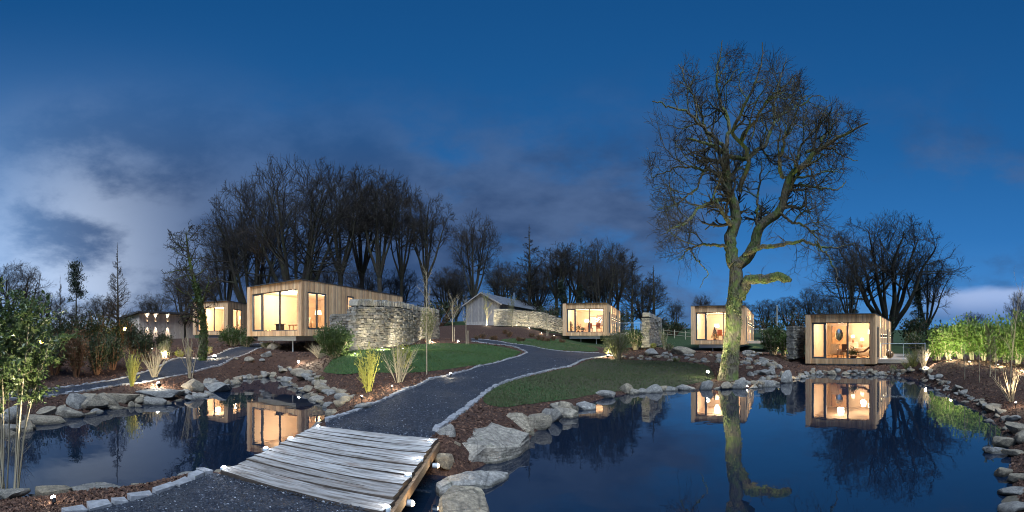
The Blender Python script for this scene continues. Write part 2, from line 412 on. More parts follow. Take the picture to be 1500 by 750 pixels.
def rock(t, b):
    co = obj_co(t); rnd = t.node('ShaderNodeObjectInfo').outputs['Random']
    v = t.vmath('ADD', co, t.node('ShaderNodeCombineXYZ').outputs[0])
    a = t.noise(v, 2.2, 8, .65, .3); s = t.noise(t.scale(v, (1.2, 1.2, 7)), 3.0, 6, .6)
    c1 = t.ramp(a, [(.25, (.10, .10, .10)), (.45, (.20, .19, .175)), (.6, (.27, .255, .23)), (.78, (.38, .355, .31))])
    c2 = t.ramp(a, [(.25, (.10, .09, .08)), (.5, (.24, .20, .145)), (.75, (.38, .32, .23))])
    c = t.mix(t.smooth(rnd, .35, .65), c1, c2)
    c = t.mix(t.math('MULTIPLY', t.smooth(t.noise(v, 5, 5), .56, .70), .5), c, (.10, .105, .07, 1))
    fn = t.noise(v, 14, 6, .75); c = t.mix(.75, c, t.ramp(fn, [(.3, (.05, .05, .05)), (.5, (.5, .5, .5)), (.68, (.95, .95, .95))]), 'OVERLAY')
    c = t.mix(t.math('MULTIPLY', t.smooth(t.voronoi(t.vmath('ADD', v, t.node('ShaderNodeCombineXYZ').outputs[0]), 1.3, 'DISTANCE_TO_EDGE'), .02, .0), .5), c, (.04, .038, .034, 1))
    wet = t.node('ShaderNodeSeparateXYZ'); t.l.new(pos(t), wet.inputs[0]); c = t.mix(t.math('MULTIPLY', t.smooth(t.math('ADD', wet.outputs[2], t.math('MULTIPLY', a, .06)), .10, .05), .6), c, (.035, .034, .026, 1))
    c = t.mix(t.math('MULTIPLY', t.smooth(t.voronoi(t.vmath('ADD', v, t.vmath('MULTIPLY', co, (.3, .3, .3))), 9), .12, .0), .6), c, (.46, .45, .42, 1))
    t.put(b.inputs['Base Color'], c)
    h = t.math('ADD', t.math('MULTIPLY', a, 1.0), t.math('ADD', t.math('MULTIPLY', s, .6), t.math('MULTIPLY', t.noise(v, 22, 5, .7), .35)))
    bump(t, b, h, .9, .05)
mat('rock', rock, .8)
mat('dry_stone', island([(.17, .16, .135), (.26, .24, .19), (.11, .105, .095), (.33, .30, .245), (.21, .185, .145), (.14, .135, .125), (.29, .27, .23)], 9, None, .5, .4), .9)
mat('wall_core', flat((.03, .028, .025), .3), .95)
def soil(t, b):
    p = pos(t); at_ = t.node('ShaderNodeAttribute', attribute_name='zone').outputs['Fac']
    a = t.noise(p, 9, 8, .7); v = t.voronoi(p, 26, 'F1', 'Color'); s = t.node('ShaderNodeSeparateColor'); t.l.new(v, s.inputs[0])
    mul = t.mix(.5, t.ramp(a, [(.25, (.012, .006, .004)), (.5, (.045, .022, .015)), (.75, (.095, .05, .033))]), t.ramp(s.outputs[0], [(0, (.02, .01, .007)), (.6, (.055, .028, .02)), (1, (.13, .075, .05))]))
    g = t.noise(p, 1.2, 7, .65)
    fld = t.ramp(g, [(.3, (.018, .032, .010)), (.55, (.03, .052, .016)), (.75, (.05, .06, .026))])
    z = t.smooth(t.math('ADD', at_, t.math('MULTIPLY', t.math('SUBTRACT', t.noise(p, .7, 5), .5), .8)), .4, .6)
    t.put(b.inputs['Base Color'], t.mix(z, mul, fld))
    bump(t, b, t.math('ADD', a, t.voronoi(p, 30)), .8, .03)
mat('soil', soil, .95)
mat('mulch_chip', island([(.03, .014, .009), (.075, .036, .023), (.13, .07, .045), (.05, .025, .017), (.17, .10, .07)], 8, None, 0, .2), .9)
def gravel(t, b):
    p = pos(t); v = t.voronoi(p, 42, 'F1', 'Color'); s = t.node('ShaderNodeSeparateColor'); t.l.new(v, s.inputs[0])
    c = t.ramp(s.outputs[0], [(0, (.007, .010, .017)), (.5, (.018, .023, .036)), (.9, (.034, .04, .055)), (1, (.12, .135, .165))])
    c = t.mix(t.math('MULTIPLY', t.smooth(t.noise(p, 1.3, 6, .6), .48, .7), .55), c, (.058, .058, .062, 1))
    t.put(b.inputs['Base Color'], c)
    bump(t, b, t.voronoi(p, 42), .9, .02)
mat('gravel', gravel, .7)
mat('gravel_chip', island([(.008, .011, .017), (.02, .026, .038), (.036, .043, .058), (.014, .018, .027), (.06, .068, .09), (.018, .023, .033), (.036, .042, .057), (.010, .013, .02), (.016, .02, .03), (.028, .033, .045), (.009, .012, .018), (.022, .027, .038), (.36, .38, .42)], 8, None, 0, .2), .55)
def lawn(t, b):
    p = pos(t); a = t.noise(p, .55, 6, .6); f = t.noise(p, 35, 5, .7)
    at_ = t.node('ShaderNodeAttribute', attribute_name='worn').outputs['Fac']
    g = t.ramp(f, [(.3, (.016, .040, .012)), (.55, (.036, .076, .022)), (.75, (.065, .11, .035))])
    w = t.ramp(f, [(.3, (.028, .028, .014)), (.6, (.062, .058, .032)), (.8, (.09, .08, .05))])
    k = t.smooth(t.math('ADD', t.math('ADD', t.math('MULTIPLY', at_, .5), a), t.math('MULTIPLY', t.math('SUBTRACT', t.noise(p, 2.6, 5, .6), .5), .7)), .50, .88)
    t.put(b.inputs['Base Color'], t.mix(k, g, w)); bump(t, b, f, .8, .03)
mat('lawn', lawn, .9)
mat('grass_blade', island([(.028, .064, .016), (.046, .092, .024), (.066, .112, .03), (.085, .095, .04)], 3, None, 0, .1), .8)
mat('dull_blade', island([(.04, .07, .018), (.065, .08, .032), (.095, .085, .05), (.035, .08, .018)], 3, None, 0, .1), .8)
mat('kerb_stone', island([(.26, .26, .27), (.34, .33, .33), (.21, .215, .23), (.40, .39, .38)], 14, None, .5, .4), .85)
def plank(t, b):
    co = t.vmath('ADD', obj_co(t), t.node('ShaderNodeCombineXYZ').outputs[0]); rnd = t.node('ShaderNodeObjectInfo').outputs['Random']
    off = t.node('ShaderNodeCombineXYZ'); t.l.new(t.math('MULTIPLY', rnd, 37), off.inputs[0]); t.l.new(t.math('MULTIPLY', rnd, 11), off.inputs[1])
    v = t.vmath('ADD', co, off.outputs[0])
    g = t.noise(t.scale(v, (1.4, 13, 13)), 1.7, 7, .62, .4); w = t.noise(t.scale(v, (1, 4, 4)), 1.6, 6, .6)
    f = t.noise(t.scale(v, (4, 40, 40)), 3, 4, .6)
    c = t.ramp(g, [(.32, (.05, .042, .036)), (.41, (.20, .185, .17)), (.52, (.40, .385, .37)), (.75, (.58, .57, .555))])
    c = t.mix(t.math('MULTIPLY', t.smooth(w, .54, .70), .75), c, t.mix(t.smooth(f, .4, .6), (.16, .10, .075, 1), (.30, .235, .19, 1)))
    c = t.mix(t.math('MULTIPLY', t.math('POWER', rnd, 2), .65), c, t.mix(t.smooth(f, .4, .65), (.085, .065, .05, 1), (.20, .165, .14, 1)))
    t.put(b.inputs['Base Color'], c); bump(t, b, t.math('ADD', g, t.math('MULTIPLY', f, .4)), 1.0, .02)
mat('bridge_plank', plank, .75)
mat('plank_side_shade', flat((.05, .038, .03), .3, 12), .95)  # shade of the board seams put into the colour of sides and edge strips
mat('bridge_beam', island([(.17, .11, .065), (.21, .135, .08)], 4, (1.5, 14, 14), .6, .6), .8)
def bark_m(dark, light, moss, amt):
    def f(t, b):
        p = obj_co(t); a = t.noise(t.scale(p, (5, 5, 1.1)), 3.2, 7, .65, .6); v = t.voronoi(t.scale(p, (7, 7, 2.0)), 2.4)
        c = t.ramp(a, [(.3, dark), (.7, light)])
        c = t.mix(t.math('MULTIPLY', t.smooth(t.noise(p, 1.4, 7, .7), .44, .60), amt), c, t.mix(t.noise(p, 14, 3), (*moss, 1), tuple(m * 1.8 for m in moss) + (1,)))
        t.put(b.inputs['Base Color'], c); bump(t, b, t.math('ADD', a, v), 1.0, .06)
    return f
mat('oak_bark', bark_m((.035, .028, .02), (.20, .17, .115), (.085, .125, .024), .72), .95)
mat('ivy_bark', bark_m((.03, .03, .018), (.11, .10, .05), (.07, .10, .02), .9), .95)
mat('tree_bark', bark_m((.022, .018, .014), (.066, .053, .042), (.04, .05, .016), .35), .95)
mat('pale_bark', bark_m((.20, .16, .11), (.46, .39, .28), (.25, .24, .12), .3), .9)
mat('twig', island([(.020, .017, .015), (.033, .027, .023), (.048, .039, .032)], 4, None, 0, .1), .95)
mat('oak_twig', island([(.035, .029, .020), (.055, .045, .030), (.075, .062, .038)], 4, None, 0, .1), .95)
mat('red_twig', island([(.12, .06, .035), (.18, .09, .05), (.10, .07, .04)], 4, None, 0, .1), .9)
def leafmat(name, cols, tr=.35, rough=.5, spec=.4):
    def f(t, b):
        c = t.ramp(isl(t), [(i / (len(cols) - 1), k) for i, k in enumerate(cols)])
        t.put(b.inputs['Base Color'], c)
        out = t.n['Material Output']; tl = t.node('ShaderNodeBsdfTranslucent'); t.put(tl.inputs[0], c)
        mx = t.node('ShaderNodeMixShader'); mx.inputs[0].default_value = tr
        t.l.new(b.outputs[0], mx.inputs[1]); t.l.new(tl.outputs[0], mx.inputs[2]); t.l.new(mx.outputs[0], out.inputs[0])
    mat(name, f, rough, 0, spec)
leafmat('laurel_leaf', [(.05, .10, .015), (.09, .16, .03), (.13, .20, .04), (.07, .12, .02), (.17, .22, .06)], .35)
leafmat('evergreen_leaf', [(.03, .055, .014), (.055, .09, .025), (.08, .115, .03), (.045, .07, .02)], .25)
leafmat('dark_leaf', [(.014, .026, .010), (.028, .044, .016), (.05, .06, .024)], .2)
leafmat('glossy_leaf', [(.035, .065, .02), (.07, .11, .03), (.12, .16, .045), (.05, .085, .025), (.17, .20, .07)], .25, .32, .6)
leafmat('olive_leaf', [(.11, .13, .045), (.17, .18, .07), (.22, .23, .10), (.14, .15, .06)], .35)
leafmat('willow_leaf', [(.22, .23, .045), (.32, .32, .07), (.28, .27, .05), (.36, .38, .11)], .35)
leafmat('russet_leaf', [(.12, .06, .03), (.18, .10, .05), (.09, .06, .03), (.10, .09, .03)], .3)
leafmat('needle', [(.012, .022, .012), (.020, .034, .018), (.032, .045, .022)], .1)
leafmat('reed', [(.16, .18, .06), (.24, .23, .09), (.12, .16, .05)], .3)
mat('willow_stem', island([(.36, .33, .06), (.44, .40, .09), (.30, .28, .05)], 4, None, 0, .1), .7)
mat('grey_stem', island([(.26, .22, .15), (.36, .31, .21), (.22, .19, .13)], 4, None, 0, .1), .85)
mat('stake', flat((.42, .36, .26), .15), .8)

# ------------------------------------------------------------------ the setting
def grid_sheet(poly, off, res, name, material, parent=None, extra=None):
    """a sheet draped over the land inside an outline"""
    poly = np.asarray(poly); lo = poly.min(0); hi = poly.max(0)
    gx, gy = np.meshgrid(np.arange(lo[0], hi[0], res), np.arange(lo[1], hi[1], res)); gx = gx.ravel(); gy = gy.ravel()
    k = sdf(poly, gx, gy) < -res * .45
    pts = [Vector(p) for p in poly] + [Vector((a, b)) for a, b in zip(gx[k], gy[k])]
    m = len(poly)
    v, e, f, *_ = delaunay_2d_cdt(pts, [], [list(range(m))], 1, 1e-4)
    xy = np.array([(p.x, p.y) for p in v]); z = ground0(xy[:, 0], xy[:, 1]) + off
    mb = MB(); mb.add(np.column_stack([xy, z]), np.array([q for q in f if len(q) == 3]), smooth=True)
    o = mb.build(name, material, parent, 'structure')
    if extra is not None:
        a = o.data.attributes.new('worn', 'FLOAT', 'POINT'); a.data.foreach_set('value', np.asarray(extra(xy[:, 0], xy[:, 1]), np.float32))
    # faces up
    o.data.update()
    if len(o.data.polygons) and o.data.polygons[0].normal.z < 0: o.data.flip_normals()
    return o

# the land: one sheet, finer near the middle
th = np.concatenate([np.linspace(-1.36, 1.36, 430), np.linspace(1.36, 2 * math.pi - 1.36, 60)[1:-1]])
rr = np.concatenate([np.geomspace(1.2, 45, 250), np.geomspace(47, 900, 50)])
TH, RR = np.meshgrid(th, rr, indexing='ij'); gx = (RR * np.sin(TH)).ravel(); gy = (RR * np.cos(TH)).ravel()
gzv = ground0(gx, gy); near = RR.ravel() < 60
ss = np.full(gx.shape, 9.0); ss[near] = sheet_sdf(gx[near], gy[near])
gzv = gzv - np.where(ss < -.12, .10, 0)
nT, nR = len(th), len(rr); idx = np.arange(nT * nR).reshape(nT, nR)
a = idx; b_ = np.roll(idx, -1, 0)
q = np.stack([a[:, :-1], a[:, 1:], b_[:, 1:], b_[:, :-1]], -1).reshape(-1, 4)
mb = MB(); mb.add(np.column_stack([gx, gy, gzv]), q, smooth=True)
ctr = len(gx); mb.add([(0, 0, .5)], np.zeros((0, 3), int))
mb.f.append(np.stack([np.full(nT, ctr), np.roll(idx[:, 0], -1), idx[:, 0]], 1)); mb.sm.append(True); mb.mi.append(0)
land = mb.build('ground', M['soil'], None, 'structure')
if land.data.polygons[0].normal.z < 0: land.data.flip_normals()
za = land.data.attributes.new('zone', 'FLOAT', 'POINT')
thd = TH.ravel(); zone = np.clip((RR.ravel() - 30) / 14, 0, 1)
zone = np.where((RR.ravel() < 56) & (np.abs(thd) < .95) & (thd < .12), np.clip((RR.ravel() - 50) / 6, 0, 1), zone)
za.data.foreach_set('value', np.concatenate([zone, [0]]).astype(np.float32))
wm = MB(); wm.add([(-22, 1.2, 0), (26, 1.2, 0), (26, 30, 0), (-22, 30, 0)], [(0, 1, 2, 3)])
wm.build('pond_water', M['water'], None, 'structure')
gpaths = {k: grid_sheet(p, .018, .28, 'gravel_path', M['gravel']) for k, p in PATHS.items()}
lawns = {'main': grid_sheet(LAWNS['main'], .014, .35, 'lawn', M['lawn'], None, lambda x, y: np.clip(1 - (np.hypot(x, y) - 11) / 3, 0, 1) * .7),
         'upper': grid_sheet(LAWNS['upper'], .014, .5, 'lawn', M['lawn'], None, lambda x, y: np.full(x.shape, .35)),
         'right': grid_sheet(LAWNS['right'], .014, .4, 'lawn', M['lawn'], None, lambda x, y: np.clip((np.hypot(x, y) - 12.5) / 3, .1, .8))}

# kerb stones along the paths, each a piece of its path
def kerb(pts, parent, ln, wd=.11, start=0, skip=.3, limit=400):
    P = np.asarray(pts); seg = np.hypot(*np.diff(P, axis=0).T); cum = np.concatenate([[0], np.cumsum(seg)])
    s = start; nk = 0; mbx = None; stuff = MB()
    while s < cum[-1] - .05 and nk < 900:
        x = np.interp(s, cum, P[:, 0]); y = np.interp(s, cum, P[:, 1]); r = math.hypot(x, y)
        L = ln * random.uniform(.75, 1.2)
        x2 = np.interp(min(s + L, cum[-1]), cum, P[:, 0]); y2 = np.interp(min(s + L, cum[-1]), cum, P[:, 1])
        dv = np.array([x2 - x, y2 - y]); dl = np.hypot(*dv) + 1e-6; dv /= dl
        c = np.array([(x + x2) / 2, (y + y2) / 2]); z = gz(*c)
        tgt = MB() if r < 17 else stuff
        w = wd * random.uniform(.8, 1.15); hh = .03 + random.uniform(0, .035)
        tgt.obox((c[0], c[1], z + hh - .05), (dv[0], dv[1], 0), (-dv[1], dv[0], 0), (0, 0, 1), dl * .445, w / 2, .06, .016)
        if tgt is not stuff: tgt.build('kerb_stone', M['kerb_stone'], parent)
        s += L; nk += 1
    if stuff.v: stuff.build('kerb_edging', M['kerb_stone'], parent, 'stuff')
kerb(PLE, gpaths['main'], .26); kerb(PRE[::-1], gpaths['main'], .28, .14); kerb(PTE, gpaths['main'], .3)
kerb(NKE, gpaths['near'], .24, .13); kerb(FLE, gpaths['far'], .3); kerb(FUE, gpaths['far'], .3)

# loose material
def scatter(nn, r0, r1, th0=-1.32, th1=1.32):
    t = RNG.uniform(th0, th1, nn); r = np.exp(RNG.uniform(math.log(r0), math.log(r1), nn))
    return r * np.sin(t), r * np.cos(t)
def chips(x, y, size, off, name, material, parent=None, up=.5):
    N = len(x); z = ground0(x, y) + off
    c = np.column_stack([x, y, z]); sz = size * RNG.uniform(.5, 1.4, N)
    a = RNG.uniform(0, 2 * np.pi, N); ti = RNG.normal(0, up, N)
    u = np.column_stack([np.cos(a), np.sin(a), np.sin(ti)]) ; w = np.column_stack([-np.sin(a), np.cos(a), RNG.normal(0, up, N)])
    asp = RNG.uniform(.25, .8, N)
    V = np.stack([c - u * sz[:, None], c + w * (sz * asp)[:, None], c + u * sz[:, None], c - w * (sz * asp)[:, None], c + np.array([0, 0, 1]) * (sz * .55)[:, None]], 1).reshape(-1, 3)
    i = np.arange(N)[:, None] * 5
    f = np.concatenate([i + np.array([k]) for k in ((0, 3, 4), (3, 2, 4), (2, 1, 4), (1, 0, 4))], 0)
    mbc = MB(); mbc.add(V, f); return mbc.build(name, material, parent, 'stuff')
x, y = scatter(150000, 3.0, 34); k = (pond_sdf(x, y) > .12); x, y = x[k], y[k]; k = sheet_sdf(x, y) > .03
mx_, my_ = x[k], y[k]
k = np.random.default_rng(3).uniform(0, 1, len(mx_)) < .62
rr_ = np.hypot(mx_, my_)
o = chips(mx_[k], my_[k], (.016 + .0020 * rr_[k]), .006, 'mulch_chips', M['mulch_chip']); tag(o, 'dark brown bark chippings covering the planting beds round the ponds', 'bark mulch')
inp = lambda d_, xx, yy: np.logical_or.reduce([inside(p, xx, yy) for p in d_])
x, y = scatter(150000, 2.6, 26); k = inp(PATHS.values(), x, y); x, y = x[k], y[k]
o = chips(x, y, .009 + .0010 * np.hypot(x, y), .016, 'gravel_chips', M['gravel_chip'], None, .35); tag(o, 'loose dark slate chippings lying on the garden paths', 'gravel')
def blades(poly, nn, h, material, label, r0, r1):
    lo = np.min([p.min(0) for p in poly], 0); hi = np.max([p.max(0) for p in poly], 0)
    x, y = scatter(nn * 6, r0, r1, -.62, .62); k = inp(poly, x, y); x, y = x[k][:nn], y[k][:nn]
    N = len(x); z = ground0(x, y) + .01; b0 = np.column_stack([x, y, z]); a = RNG.uniform(0, 6.28, N); hh = h * RNG.uniform(.5, 1.3, N); w = .004 + .0007 * np.hypot(x, y)
    s_ = np.column_stack([np.cos(a), np.sin(a), 0 * a]) * w[:, None]
    tip = b0 + np.column_stack([RNG.normal(0, .35, N) * hh, RNG.normal(0, .35, N) * hh, hh])
    V = np.stack([b0 - s_, b0 + s_, tip], 1).reshape(-1, 3); mbg = MB(); mbg.add(V, np.arange(N * 3).reshape(-1, 3))
    return tag(mbg.build('grass', material, None, 'stuff'), label, 'grass')
blades([LAWNS['main'], LAWNS['upper']], 45000, .055, M['grass_blade'], 'short green grass growing on the lawns beside the slate path', 8, 42)
blades([LAWNS['right']], 36000, .05, M['dull_blade'], 'worn brownish grass between the path and the big pond', 8, 30)
# ------------------------------------------------------------------ rocks
def rock_mesh(seed, sub=2, planes=9, rough=.10, slab=False):
    import bmesh
    bm = bmesh.new(); bmesh.ops.create_icosphere(bm, subdivisions=sub, radius=1.0)
    V = np.array([v.co[:] for v in bm.verts]); Fc = np.array([[v.index for v in f.verts] for f in bm.faces]); bm.free()
    rg = np.random.default_rng(seed)
    for _ in range(planes):
        nn = rg.normal(size=3); nn /= np.linalg.norm(nn); dd = rg.uniform(.52, .82)
        s_ = V @ nn - dd; V = np.where((s_ > 0)[:, None], V - nn * (s_ * .93)[:, None], V)
    if slab:
        for _ in range(7):
            nn = rg.normal(size=3) * (1, 1, .25); nn /= np.linalg.norm(nn); s_ = V @ nn - rg.uniform(.55, .8); V = np.where((s_ > 0)[:, None], V - nn * (s_ * .96)[:, None], V)
        nn = np.array([rg.uniform(-.12, .12), rg.uniform(-.12, .12), 1]); nn /= np.linalg.norm(nn); s_ = V @ nn - .42; V = np.where((s_ > 0)[:, None], V - nn * (s_ * .97)[:, None], V)
    off = rg.uniform(0, 50, 3)
    for i, v in enumerate(V):
        p_ = Vector(v * 1.7 + off)
        V[i] = v * (1 + rough * mnoise.noise(p_) + rough * .45 * mnoise.noise(p_ * 3.1))
    V /= np.abs(V).max(0)
    mb = MB(); mb.add(V, Fc, smooth=True); me = mb.mesh('rock'); me.materials.append(M['rock']); me.set_sharp_from_angle(angle=R(32)); return me
RM = [rock_mesh(100 + i, 3, 8 + i % 5, .1, i % 2 == 0) for i in range(14)]
PLACED = []
def rock_obj(name, me, x, y, zb, sx, sy, sz, rz, tilt=(0, 0)):
    o = bpy.data.objects.new(name, me); COL.objects.link(o)
    o.location = (x, y, zb + sz * .62); o.scale = (sx, sy, sz); o.rotation_euler = (tilt[0], tilt[1], rz)
    PLACED.append((x, y, max(sx, sy))); return o
nv_ = [0]
def prom(px, pyb, wpx, hpx, label, dep=.9, seed=None, zb=None, tilt=(0, 0), rzo=0, sub=3, planes=10, group=None, slab=None):
    """a stone you can point to: base pixel, width and height in pixels"""
    if zb is None: p = atg(px, pyb); p.z = max(p.z, -.02)
    else: p = atz(px, pyb, zb)
    r = math.hypot(p.x, p.y); sx = wpx * r / F / 2; sz = hpx * r / F / 2 * 1.12; sy = sx * dep
    d_ = Vector((p.x, p.y)).normalized(); nv_[0] += 1
    me = rock_mesh(seed if seed else 900 + nv_[0], sub, planes, .10 if sub < 4 else .07, ('slab' in label or 'flat' in label or 'ledge' in label) if slab is None else slab)
    X_, Y_ = p.x + d_.x * sy * .55, p.y + d_.y * sy * .55; zz_ = max(p.z, min(gz(X_, Y_), p.z + .25) - sz * .10)
    o = rock_obj('boulder', me, X_, Y_, zz_ - sz * .18, sx, sy, sz, -math.atan2(p.x, p.y) + rzo, tilt)
    return tag(o, label, 'boulder', group)
def slab_poly(pts, label, zbot=-.15, seed=1, cat='boulder', bev=.03):
    """a broad slab from its top outline: (pixel x, pixel y, height) corners"""
    import bmesh
    P = [np.array(atz(px, py, z)) for px, py, z in pts]; c0 = np.mean(P, 0); c0[2] = 0; bm = bmesh.new(); rg = np.random.default_rng(seed); n = len(P)
    top = [bm.verts.new(p - c0) for p in P]; bot = [bm.verts.new(((p - c0)[0] * .93, (p - c0)[1] * .93, zbot)) for p in P]
    bm.faces.new(top); bm.faces.new(bot[::-1])
    for k in range(n): bm.faces.new([top[k], bot[k], bot[(k + 1) % n], top[(k + 1) % n]])
    bmesh.ops.recalc_face_normals(bm, faces=bm.faces[:])
    bmesh.ops.bevel(bm, geom=bm.edges[:], offset=bev, segments=1, affect='EDGES', profile=.5)
    bmesh.ops.triangulate(bm, faces=bm.faces[:])
    for _ in range(3):
        lg = [e for e in bm.edges if e.calc_length() > .10]
        if lg: bmesh.ops.subdivide_edges(bm, edges=lg, cuts=1); bmesh.ops.triangulate(bm, faces=bm.faces[:])
    bm.normal_update()
    for v in bm.verts:
        w = v.co + Vector((seed * 3.1, 0, 0)); k = .030 * mnoise.noise(w * 2.2) + .022 * mnoise.noise(Vector((w.x * 4, w.y * 4, w.z * 14))) + .012 * mnoise.noise(w * 11)
        v.co += v.normal * k
    me = bpy.data.meshes.new('boulder'); bm.to_mesh(me); bm.free(); me.materials.append(M['rock'])
    for p in me.polygons: p.use_smooth = True
    me.set_sharp_from_angle(angle=R(28)); o = bpy.data.objects.new('boulder', me); COL.objects.link(o); o.location = c0
    PLACED.append((c0[0], c0[1], .5)); return tag(o, label, cat)
slab_poly([(659, 645, .40), (683, 628, .46), (714, 624, .48), (718, 618, .50), (733, 620, .48), (773, 635, .30), (777, 643, .16), (764, 652, .20), (733, 653, .30), (709, 654, .30), (688, 674, .14), (673, 671, .16), (664, 660, .30)], 'largest flat blue grey slab jutting over the big pond beside the bridge', -.2, 31)
slab_poly([(636, 705, .18), (652, 697, .20), (680, 689, .18), (727, 686, .14), (748, 691, .06), (743, 699, .05), (718, 709, .06), (704, 706, .10), (664, 708, .14), (645, 716, .12)], 'pale flat rock lying half in the water below the big slab', -.2, 38)
slab_poly([(643, 726, .26), (662, 708, .32), (690, 708, .30), (707, 713, .24), (713, 724, .18), (715, 757, .14), (700, 775, .1), (648, 772, .16)], 'dark square boulder rising from the water at the bottom edge', -.3, 44)
slab_poly([(734, 611, .36), (745, 604, .42), (766, 604, .42), (785, 618, .30), (778, 628, .16), (768, 634, .10), (752, 629, .18)], 'bluish block immediately behind the largest slab', -.2, 51)
slab_poly([(804, 590, .30), (818, 588, .34), (846, 597, .26), (848, 603, .14), (838, 608, .10), (815, 600, .22)], 'long flat slab tilted on the grass edge above the shore', -.2, 59)
slab_poly([(842, 590, .18), (856, 586, .22), (874, 592, .14), (872, 597, .06), (856, 598, .06)], 'thin flat stone between the long slab and the lawn stones', -.2, 61)
prom(651, 668, 34, 36, 'tan wedge shaped stone tilted against the far right bridge corner', .7, 35, .12, (R(10), R(28)), R(10), 4, 7)
prom(653, 694, 34, 24, 'rounded buff stone tucked under the right side of the bridge', .8, 47, .02, (0, 0), 0, 3, 9)
prom(669, 678, 12, 18, 'small upright grey shard between the buff stone and the slab', .6, 48, .05, (0, R(15)), 0, 3, 6)
prom(660, 672, 12, 12, 'little grey pebble wedged behind the tan stone', .9, 49, .08)
prom(786, 630, 46, 36, 'domed pale boulder second behind the largest slab', .8, 53, 0.0)
prom(809, 619, 34, 34, 'pointed upright boulder on the near pond shore', .7, 55, 0.0, (0, R(10)))
prom(829, 609, 38, 26, 'squat grey boulder right of the pointed one', .8, 57, 0.0)
prom(887, 583, 36, 13, 'low twin topped stone at the lawn edge', .7, 63, None)
prom(917, 575, 27, 15, 'round whitish boulder standing alone on the lawn shore', .8, 65, None)
prom(954, 521, 24, 13, 'large smooth pale boulder below the stone wall stub', .8, 67, None)
prom(1000, 520, 40, 18, 'wide grey boulder heaped at the left of the oak', .8, 69, None)
prom(283, 578, 37, 23, 'round domed boulder on the far shore of the left pond', .8, 71, 0.0)
prom(320, 574, 46, 17, 'long low boulder right of the domed one on the left pond', .7, 73, 0.0, (0, R(-5)))
prom(228, 588, 74, 17, 'long pale slab below the bright lamp on the left pond', .5, 75, 0.0)
prom(178, 594, 56, 20, 'grey slab left of the lamp on the left pond shore', .6, 77, 0.0)
prom(134, 602, 64, 28, 'biggest cracked pale boulder on the left pond shore', .7, 79, 0.0, (0, R(4)))
prom(98, 612, 54, 21, 'yellowish boulder left of the biggest cracked one', .6, 81, 0.0)
prom(58, 621, 80, 19, 'ochre ledge stone at the left end of the left pond', .5, 83, 0.0)
prom(15, 633, 46, 14, 'low ochre stone behind the bare stems at the left edge', .5, 85, 0.0)
prom(140, 729, 84, 24, 'bluish flat slab on the near shore of the left pond', .5, 87, .03)
prom(80, 731, 60, 22, 'fractured dark slab left of the flat near slab', .6, 89, .03)
prom(20, 729, 60, 16, 'thin slab at the near left corner of the left pond', .5, 90, .03)
prom(222, 722, 62, 16, 'flat grey stone near the kerb beside the left pond', .5, 91, .03)
prom(280, 706, 44, 15, 'dark blue stone near the left bridge corner', .6, 92, .03)
prom(402, 512, 24, 15, 'warm tan block leaning on the slope below the lodge on stilts', .6, 93, None, (0, R(-30)))
prom(390, 523, 20, 10, 'flat stone under the tan block on the stilts lodge slope', .6, 94, None, (0, R(-22)))
prom(452, 549, 17, 9, 'pinkish oval stone by the small lamp at the lawn corner', .7, 95, None)
prom(365, 530, 16, 9, 'small pale stone on the mulch under the lodge on stilts', .8, 96, None)
prom(345, 527, 9, 5, 'tiny pale stone on the mulch beside the upper path', .8, 97, None)
prom(384, 530, 9, 5, 'tiny grey stone on the mulch right of the pale one', .8, 98, None)
prom(530, 599, 30, 12, 'flat sunken slab in the bark below the yellow shrub', .8, 99, None, (0, R(-8)))
prom(500, 594, 32, 14, 'pale slab sticking out from the bark towards the left pond', .7, 101, None)
prom(505, 606, 26, 17, 'blocky tan stone nearest the bridge on the left pond bank', .8, 103, 0.0)
prom(487, 622, 22, 19, 'blue grey upright stone where the bridge meets the left pond', .7, 104, .02)
prom(466, 629, 22, 14, 'pale rough stone behind the far left bridge lamp', .7, 105, .03)
prom(1474, 652, 44, 19, 'long mossy flat boulder on the right pond bank', .5, 107, .05, (0, R(12)), R(20))
prom(1486, 668, 40, 14, 'second long slab stepping down the right pond bank', .5, 109, .02, (0, R(6)))
prom(1470, 698, 30, 14, 'dark upright rock low on the right pond bank', .7, 110, .0)
prom(1490, 706, 32, 16, 'pale ledge beside the dark rock on the right bank', .6, 112, .02)
prom(1480, 726, 46, 14, 'flat mossy slab near the bottom right corner', .6, 114, .0)
prom(1486, 752, 52, 18, 'square brown rock in the bottom right corner', .7, 116, .0)

